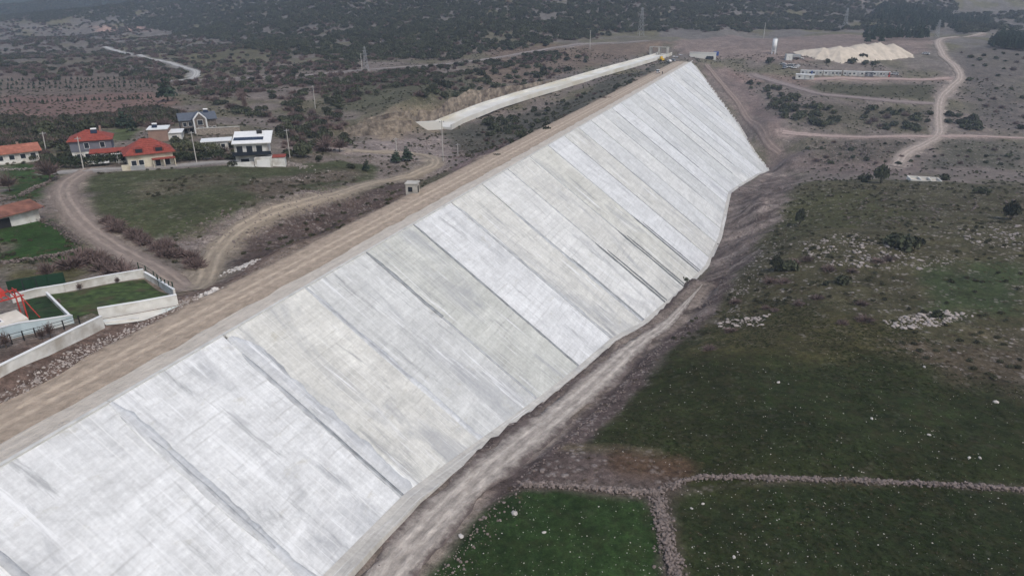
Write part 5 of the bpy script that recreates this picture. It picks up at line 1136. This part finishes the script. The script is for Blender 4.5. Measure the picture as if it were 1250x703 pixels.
# ------------------------------------------------------------------ vehicles
CARW = mat('car_paint_white', S(230, 230, 230), .03, 1, .35); CARD = mat('car_paint_dark', S(40, 36, 40), .05, 1, .35); CARS = mat('car_paint_silver', S(170, 174, 178), .04, 1, .35); YEL = mat('machine_yellow', S(226, 186, 40), .1, 1, .5); TYRE = mat('tyre', S(30, 30, 30), .1, 2, .9)
def car(px, py, label, m, rz, kind='suv', p=None):
    p = cast(px, py) if p is None else p; t = empty('parked_car', p, rz); tag(t, label, 'car', 'vehicles at the far end of the crest')
    L_, Wd = (4.6, 1.85) if kind != 'van' else (5.6, 2.0); hh = 1.0
    b = bmesh.new(); bmesh.ops.create_cube(b, size=1); bmesh.ops.scale(b, vec=(Wd, L_, .62), verts=b.verts); bmesh.ops.translate(b, vec=(0, 0, .68), verts=b.verts); bmesh.ops.bevel(b, geom=b.edges[:] , offset=.12, segments=2, affect='EDGES')
    me = bpy.data.meshes.new('body'); b.to_mesh(me); b.free(); me.materials.append(m); link('body', me, t)
    zt = 1.72 if kind == 'suv' else 2.2 if kind == 'van' else 1.45; y0, y1 = (-2.1, 1.2) if kind == 'suv' else (-2.6, 1.9) if kind == 'van' else (-1.5, 1.0); w0, w1 = Wd / 2 - .06, Wd / 2 - .2
    MB().add([(-w0, y0 - .1, .97), (w0, y0 - .1, .97), (w0, y1 + .6, .97), (-w0, y1 + .6, .97), (-w1, y0 + .15, zt - .06), (w1, y0 + .15, zt - .06), (w1, y1, zt - .06), (-w1, y1, zt - .06)], [(0, 1, 5, 4), (1, 2, 6, 5), (2, 3, 7, 6), (3, 0, 4, 7)]).build('glass_house', GLASS, t)
    MB().box(-w1 - .03, w1 + .03, y0 + .1, y1 + .05, zt - .08, zt).build('roof', m, t)
    for x in (-w0 + .02, w0 - .02):
        for y in (-L_ * .31, L_ * .31): w_ = MB().bar((x - .12, y, .34), (x + .12, y, .34), .34, .34, 12).build('wheel', TYRE, t)
        MB().box(x - .04, x + .04, y0 + 1.1, y0 + 1.25, .97, zt - .08).build('pillar', m, t)
    for x in (-.65, .65): MB().box(x - .16, x + .16, L_ / 2 - .06, L_ / 2 + .02, .7, .86).build('headlight', FRAMEW, t); MB().box(x - .14, x + .14, -L_ / 2 - .02, -L_ / 2 + .06, .72, .9).build('tail_light', REDM, t)
    return t
def crest(px, py): return atz(px, py, 0.05)
car(803, 89, 'white off-road car driving along the crest road', CARW, .06, 'suv', crest(803, 89.5))
for i, (px, py, m, k, lab) in enumerate([(817, 76, CARW, 'car', 'white car nearest the camera in the crest car park'), (822, 75, CARS, 'car', 'silver car right of the nearest white one in the crest car park'), (826, 72.5, CARW, 'suv', 'white off-road car in the middle of the crest car park'), (830, 71, CARW, 'van', 'white van in the crest car park'),
                                         (834, 70, CARS, 'car', 'silver car beside the white van in the crest car park'), (838, 69.3, CARW, 'suv', 'white off-road car at the far end of the crest car park'), (822, 71.5, CARW, 'car', 'white car left of the van in the crest car park')]):
    car(px, py, lab, m, .5 + .3 * math.sin(i * 2.1), k, crest(px, py))
p = cast(866, 73); car(0, 0, 'dark car parked before the pale abutment wall', CARD, 1.5, 'van', p)
car(1092, 92, 'white pickup beside the red end of the cabin row', CARW, 1.4, 'suv')
for i, (px, py, m) in enumerate([(956, 80, CARW), (960, 82, CARS), (965, 83, CARW), (970, 84, CARW), (958, 84, CARS), (974, 82, CARW), (966, 70, CARD), (1130, 67, CARW)]):
    car(px, py, ['white car at the top of the camp yard', 'silver car in the camp yard row', 'white car third in the camp yard', 'white car nearest the cabin row in the yard', 'silver car lowest in the camp yard', 'white car beside the blue cabin end', 'dark truck by the mixing plant', 'white car on the slope right of the sand stockpile'][i], m, .8 + i * .5, 'van' if i in (2, 6) else 'car')
# yellow machine
p = crest(807, 73); p[2] = float(ground(p[0], p[1])); t = empty('road_roller', p, .7); tag(t, 'yellow roller machine parked at the head of the spillway chute', 'machine')
MB().box(-1.0, 1.0, -2.6, .4, .7, 1.9).build('body', YEL, t); MB().box(-.8, .8, -.6, .9, 1.9, 3.1).build('cab', YEL, t); MB().box(-.83, .83, -.4, .7, 2.1, 2.9).build('cab_glass', GLASS, t); MB().bar((-1.1, 2.0, .8), (1.1, 2.0, .8), .8, .8, 16).build('drum', GALV, t); MB().box(-1.2, 1.2, .4, 2.1, .8, 1.2).build('drum_frame', YEL, t)
for x in (-1.05, 1.05): MB().bar((x - .2, -1.7, .75), (x + .2, -1.7, .75), .75, .75, 14).build('wheel', TYRE, t)
p = cast(874, 68); t = empty('storage_container', p, face_cam(p, 10)); tag(t, 'blue storage container right of the abutment wall', 'container'); MB().box(-1.6, 1.6, -1.2, 1.2, -.2, 2.5).build('body', BLUE, t); MB().box(-.7, .7, -1.26, -1.2, 0, 2.3).build('door', BLUE, t)

# person on the crest
p = crest(808.5, 91.5)
sk = [((0, 0, .95), .16), ((0, .02, 1.2), .17), ((0, .02, 1.42), .17), ((0, .01, 1.53), .07), ((0, 0, 1.62), .1), ((0, -.01, 1.74), .1), ((.2, .02, 1.42), .07), ((.27, .03, 1.15), .055), ((.28, -.06, .9), .045), ((-.2, .02, 1.42), .07), ((-.27, .03, 1.15), .055), ((-.28, -.06, .9), .045),
      ((.1, 0, .88), .1), ((.12, -.02, .5), .075), ((.12, .03, .1), .055), ((.12, -.14, .04), .05), ((-.1, 0, .88), .1), ((-.12, .06, .5), .075), ((-.12, .1, .1), .055), ((-.12, -.06, .04), .05)]
ed = [(0, 1), (1, 2), (2, 3), (3, 4), (4, 5), (2, 6), (6, 7), (7, 8), (2, 9), (9, 10), (10, 11), (0, 12), (12, 13), (13, 14), (14, 15), (0, 16), (16, 17), (17, 18), (18, 19)]
me = bpy.data.meshes.new('person'); me.from_pydata([v for v, _ in sk], ed, []); o = link('person', me); md = o.modifiers.new('skin', 'SKIN')
for i, (_, r) in enumerate(sk): me.skin_vertices[0].data[i].radius = (r, r)
me.skin_vertices[0].data[0].use_root = True; o.modifiers.new('sub', 'SUBSURF').levels = 1; me.materials.append(mat('dark_clothing', S(48, 46, 54), .2, 3)); o.location = tuple(p); o.rotation_euler = (0, 0, 2.6); tag(o, 'person in dark clothing standing beside the white car on the crest road', 'person')

# ------------------------------------------------------------------ poles and pylons
POLEM = mat('pole_concrete', S(186, 182, 176), .12, 1, .9)
def pole(px, py, hpx, label, arm=1.6, lean=0.0):
    p = cast(px, py); h = min(13, hpx / ppm(p) / math.cos(TH * .8)); t = empty('utility_pole', p, face_cam(p, 20)); t.rotation_euler = (0, lean, face_cam(p, 20)); tag(t, label, 'pole', 'utility poles')
    rs = max(.16, .0006 * depth_of(p)); MB().bar((0, 0, -1), (0, 0, h), rs, rs * .7, 8).build('shaft', POLEM, t)
    MB().box(-arm / 2, arm / 2, -.08, .08, h - .5, h - .36).build('crossarm', GALV, t)
    for x in (-arm * .42, 0, arm * .42): MB().bar((x, 0, h - .36), (x, 0, h - .1), .07, .05, 6).build('insulator', DARK, t)
for a in [(102, 207, 37, 'tall pole leaning at the hedge before the grey house'), (57, 187, 24, 'leaning pole in the thicket left of the red-roofed houses'), (240, 198, 35, 'pole on the lane right of the cream house'), (354, 193, 33, 'pole right of the white modern house'), (385, 133, 26, 'pole among the valley scrub far behind the modern house'), (442, 88, 20, 'pole beside the far pylon on the ridge road'),
          (485, 197, 27, 'pole by the dark conifers at the gravel road bend'), (541, 197, 46, 'tallest pole, between gravel road bend and crest road'), (720, 60, 20, 'pole on the brown bank above the spillway chute'), (932, 47, 21, 'pole at the hill foot above the silo'), (559, 190, 14, 'short pole on the construction yard right of the tallest')]:
    pole(a[0], a[1], a[2], a[3], 1.6, .05 if a[0] in (102, 57) else 0)
def pylon(px, py, hpx, label):
    p = cast(px, py); h = min(26, hpx / ppm(p)); t = empty('power_pylon', p, face_cam(p, 25)); tag(t, label, 'pylon', 'lattice pylons'); bw, tw = h * .1, h * .02; r = max(.09, depth_of(p) * .00022)
    def c(k, z): f = bw + (tw - bw) * z / h; return ((f, f), (-f, f), (-f, -f), (f, -f))[k]
    for k in range(4): MB().bar((*c(k, 0), -1), (*c(k, h), h), r, r, 4).build('leg', GALV, t)
    m = MB(); n_ = 7
    for q in range(n_):
        z0, z1 = h * q / n_, h * (q + 1) / n_
        for k in range(4): m.bar((*c(k, z0), z0), (*c((k + 1) % 4, z1), z1), r * .6, r * .6, 3)
    m.build('bracing', GALV, t)
    for z, a in ((.72, .16), (.84, .13), (.94, .1)): MB().bar((-h * a, 0, h * z), (h * a, 0, h * z), r * .8, r * .8, 4).build('crossarm', GALV, t)
pylon(447, 87, 28, 'lattice pylon beside the ridge road left of centre'); pylon(782, 44, 32, 'lattice pylon on the hill foot above the spillway head'); pylon(1031, 34, 22, 'lattice pylon in the wood behind the sand stockpile'); pylon(1143, 46, 20, 'lattice pylon beside the pale road at the upper right')

# ------------------------------------------------------------------ stones
ROCK = mat('rock_pale', S(158, 149, 143), .3, 1.5, .95, objvar=.2); ROCKD = mat('rock_grey', S(118, 107, 102), .3, 1.5, .95, objvar=.2); ROCKW = mat('rubble_white', S(192, 186, 180), .2, 1.5, .95, objvar=.15)
def ico():
    b = bmesh.new(); bmesh.ops.create_icosphere(b, subdivisions=1, radius=1); v = np.array([x.co[:] for x in b.verts]); f = [[q.index for q in p.verts] for p in b.faces]; b.free(); return v, f
IV, IF_ = ico(); IF_ = np.array(IF_)
def rocks(name, label, pts, smin, smax, m, cat='rubble', parent=None, up=.2, flat=.7):
    pts = np.asarray(pts); k = len(pts); r = np.random.default_rng(k + int(abs(pts[0][0]) * 10)); s = smin * (smax / smin) ** (r.random(k) ** 2.2)
    V = IV[None] * (1 + r.uniform(-.28, .28, (k, len(IV), 1))) * (s[:, None] * r.uniform(.7, 1.3, (k, 3)) * [1, 1, flat])[:, None, :]
    a = r.uniform(0, 6.28, k); ca, sa = np.cos(a)[:, None], np.sin(a)[:, None]; x = V[:, :, 0] * ca - V[:, :, 1] * sa; y = V[:, :, 0] * sa + V[:, :, 1] * ca
    V = np.stack([x, y, V[:, :, 2]], 2) + pts[:, None, :] + np.array([0, 0, 1])[None, None] * (s * up)[:, None, None]
    F_ = IF_[None] + (np.arange(k) * len(IV))[:, None, None]; b = pts[0]
    o = mobj(name, V.reshape(-1, 3) - b, F_.reshape(-1, 3), m, parent)
    if parent is None: o.location = tuple(b); tag(o, label, cat, None, 'stuff')
    else: o['kind'] = 'stuff'; o.location = tuple(b - np.array(parent.location))
    return o
def on_ground(xy, dz=0): xy = np.asarray(xy); return np.column_stack([xy, ground(xy[:, 0], xy[:, 1]) + dz])
def along(pts, n, wd, seed): 
    P = smooth_line([cast(*p)[:2] for p in pts], .5); r = np.random.default_rng(seed); i = r.integers(0, len(P), n); return P[i] + r.normal(size=(n, 2)) * wd
def stone_wall(label, pts, h, wd, n, m=ROCK):
    P = smooth_line([cast(*p)[:2] for p in pts], .4); r = np.random.default_rng(n); i = r.integers(0, len(P), n); b = np.array([*P[0], float(ground(*P[0]))]); t = empty('dry_stone_wall', b); tag(t, label, 'wall')
    lv = r.random(n); xy = P[i] + r.normal(size=(n, 2)) * wd * (1.1 - .6 * lv)[:, None]; q = on_ground(xy); q[:, 2] += lv * h * np.clip(.6 + .8 * fbm(xy[:, 0] / 6, xy[:, 1] / 6, 7, 2) - .2, 0.2, 1.1); rocks('stones', None, q, .08, .26, m, parent=t)
stone_wall('dry stone wall along the top of the bright green corner field', [(640, 593), (690, 594), (740, 598), (800, 603)], .35, .28, 900, ROCKD)
stone_wall('long dry stone wall crossing the dark field to the right edge', [(800, 603), (840, 586), (900, 583), (1000, 586), (1100, 590), (1180, 594), (1270, 600)], .3, .25, 1700, ROCKD)
stone_wall('dry stone wall running down beside the bright green field to the bottom edge', [(800, 603), (808, 630), (815, 665), (824, 703), (834, 745)], .4, .6, 1300, ROCKD)
stone_wall('dark dry stone wall along the green field below the orange-roofed house', [(0, 247), (25, 240), (50, 228), (72, 216)], .8, .4, 600, ROCKD)
stone_wall('ruined stone wall from the farm shed along the farm road', [(46, 268), (62, 274), (80, 284), (98, 300)], .7, .5, 500, ROCKD)
stone_wall('low stone wall between the two fields at the left edge', [(0, 322), (40, 318), (75, 312), (98, 306)], .6, .35, 420, ROCKD)
stone_wall('low stone wall in front of the orange-roofed house', [(0, 208), (30, 208), (62, 206)], .6, .3, 260, ROCK)
rocks('crest_rubble', 'pale rubble lining the left edge of the crest road', on_ground(along([(0, 498), (60, 455), (120, 424), (190, 390), (235, 366), (262, 355)], 1100, .6, 1)), .05, .2, ROCK)
rocks('crest_rubble', 'broken stone along the crest edge above the ditch', on_ground(along([(275, 350), (330, 320), (400, 286), (470, 250), (540, 210), (600, 180)], 900, .9, 2)), .05, .24, ROCKD)
rocks('rubble_heap', 'white rubble heap at the joining of farm road and crest road', on_ground(along([(258, 362), (272, 357)], 190, .6, 3), .12), .1, .42, ROCKW)
rocks('rubble_heap', 'white stones scattered at the ditch head', on_ground(along([(285, 330), (305, 322)], 200, .8, 4)), .08, .34, ROCKW)
rocks('ditch_rubble', 'broken rock on the bank of the ditch below the gravel road', on_ground(along([(300, 300), (340, 278), (390, 262), (440, 245), (480, 234)], 1300, 3.2, 5)), .06, .36, ROCKD)
rocks('bank_rubble', 'stony spoil on the bank above the gravel road', on_ground(along([(225, 300), (265, 280), (310, 260), (360, 246), (410, 232)], 1500, 2.6, 6)), .05, .32, ROCKD)
rocks('rubble_heap', 'building rubble heap right of the white modern house', on_ground(along([(325, 199), (350, 200), (372, 205)], 260, 1.4, 7), .1), .1, .5, ROCK)
rocks('verge_stones', 'pale stones on the grass above the gravel road', on_ground(along([(345, 222), (390, 214), (430, 212)], 110, 2.5, 8)), .08, .4, ROCK)
rocks('toe_rubble', 'broken stone along the foot of the face slabs', on_ground(np.column_stack([np.interp(np.linspace(-20, 165, 1700), TOE_Y, TOE_X) + 2.6 + rng.normal(size=1700) * .7, np.linspace(-20, 165, 1700)])), .05, .2, ROCKD)
q = np.array([TOE_ROAD[0]] + TOE_ROAD); P = smooth_line(TOE_ROAD, .5); i = rng.integers(0, len(P), 2600)
rocks('road_bank_stones', 'stony bank between the toe road and the fields', on_ground(P[i] + np.column_stack([np.abs(rng.normal(size=2600)) * 1.6 + 4.2, rng.normal(size=2600)])), .05, .24, ROCKD)
r_ = np.random.default_rng(5)
def scatter_px(poly, n, seed):
    out = px_poly_points(poly, n, .1, seed, 6); return np.array([cast(*p) for p in out])
rocks('outcrop_stones', 'pale limestone outcrop across the middle of the rocky knoll', np.concatenate([scatter_px([(960, 300), (1040, 282), (1120, 312), (1185, 318), (1130, 330), (1020, 326)], 420, 12), scatter_px([(1160, 280), (1255, 272), (1255, 305), (1190, 300)], 170, 13)]), .12, .6, ROCK, flat=.4)
rocks('outcrop_stones', 'pale limestone slab outcrop in the olive field', np.concatenate([scatter_px([(1075, 392), (1150, 378), (1190, 386), (1150, 398), (1095, 402)], 260, 14), scatter_px([(872, 392), (940, 384), (930, 398), (880, 402)], 110, 15)]), .12, .6, ROCK, flat=.45)
rocks('outcrop_stones', 'grey stones strewn along the brow of the excavated cut', scatter_px([(930, 300), (960, 240), (1010, 240), (970, 280), (940, 320), (900, 370), (880, 360)], 300, 16), .08, .4, ROCK, flat=.6)
rocks('outcrop_stones', 'stones strewn over the knoll below the small tree', scatter_px([(1000, 235), (1250, 236), (1250, 270), (1040, 275)], 420, 17), .12, .6, ROCKD, flat=.5)
rocks('slope_stones', 'pale stones over the stony ground below the field track', scatter_px([(985, 175), (1090, 173), (1060, 205), (1000, 205)], 360, 18), .12, .55, ROCKD, flat=.6)
rocks('cut_rubble', 'loose broken rock over the excavated cut beside the dam foot', scatter_px([(868, 330), (887, 238), (907, 225), (945, 212), (975, 215), (955, 250), (920, 305), (890, 350), (852, 380)], 600, 24), .1, .5, ROCKD)
rocks('field_stones', 'tiny pale stones sprinkled over the dark fields', scatter_px([(700, 545), (850, 420), (1255, 400), (1255, 703), (840, 703), (830, 575)], 1300, 19), .025, .09, ROCKW)
rocks('field_stones', 'tiny pale stones sprinkled over the bright corner field', scatter_px([(645, 600), (798, 608), (815, 703), (520, 703)], 240, 20), .025, .08, ROCKW)
for i, (px, py, s, lab) in enumerate([(1215, 491, .55, 'largest pale boulder in the dark field at the right'), (950, 467, .4, 'pale boulder near the top of the dark field'), (1064, 511, .35, 'pale boulder in the middle of the dark field'), (1134, 531, .35, 'flat pale stone right of the middle of the dark field'), (1183, 559, .32, 'left of two pale stones above the long stone wall'), (1196, 559, .34, 'right of two pale stones above the long stone wall'),
                                         (628, 627, .55, 'flat pale stone in the bright corner field near the toe road'), (664, 650, .3, 'small stone in the bright corner field'), (896, 680, .32, 'pale stone near the bottom of the dark lower field'), (844, 621, .28, 'small pale stone below the wall corner'), (858, 615, .28, 'small pale stone right of the wall corner'), (1128, 448, .4, 'grey boulder on the brown patch at the right'), (563, 655, .5, 'long pale stone lying at the edge of the toe road')]):
    p = cast(px, py); V = IV * (1 + r_.uniform(-.2, .2, (len(IV), 1))) * np.array([1.3, .9, .65]) * s * .62; o = mobj('boulder', V, IF_, ROCKW); o.location = (p[0], p[1], p[2] + .15 * s); o.rotation_euler = (0, 0, i); tag(o, lab, 'boulder', 'single stones in the fields')
p = cast(1128, 221); t = empty('concrete_trough', p, face_cam(p, 15)); tag(t, 'pale concrete trough with dividing walls at the end of the winding road', 'trough')
for x0, x1, y0, y1 in ((-5, 5, -3.2, -2.9), (-5, 5, 2.9, 3.2), (-5, -4.7, -2.9, 2.9), (4.7, 5, -2.9, 2.9), (-1.6, -1.3, -2.9, 2.9), (1.6, 1.9, -2.9, 2.9)): MB().box(x0, x1, y0, y1, -.5, .9).build('side', CHC, t)
MB().box(-4.7, 4.7, -2.9, 2.9, -.5, .12).build('floor', SAND, t)

# ------------------------------------------------------------------ haze: one closed box of even air round everything built
hz = MB().box(-6900, 6900, -120, 7400, float(MZ.min()) - 3, float(MZ.max()) + 60).build('haze', None); tag(hz, 'thin blue-grey haze filling the valley air', 'haze', None, 'stuff')
hm = bpy.data.materials.new('haze_air'); hm.use_nodes = True; hm.node_tree.nodes.clear()
vo = hm.node_tree.nodes.new('ShaderNodeVolumePrincipled'); ou = hm.node_tree.nodes.new('ShaderNodeOutputMaterial'); hm.node_tree.links.new(vo.outputs[0], ou.inputs['Volume'])
vo.inputs['Color'].default_value = (.7, .82, 1.0, 1); vo.inputs['Density'].default_value = .00022; vo.inputs['Anisotropy'].default_value = 0.2
hz.data.materials.append(hm)
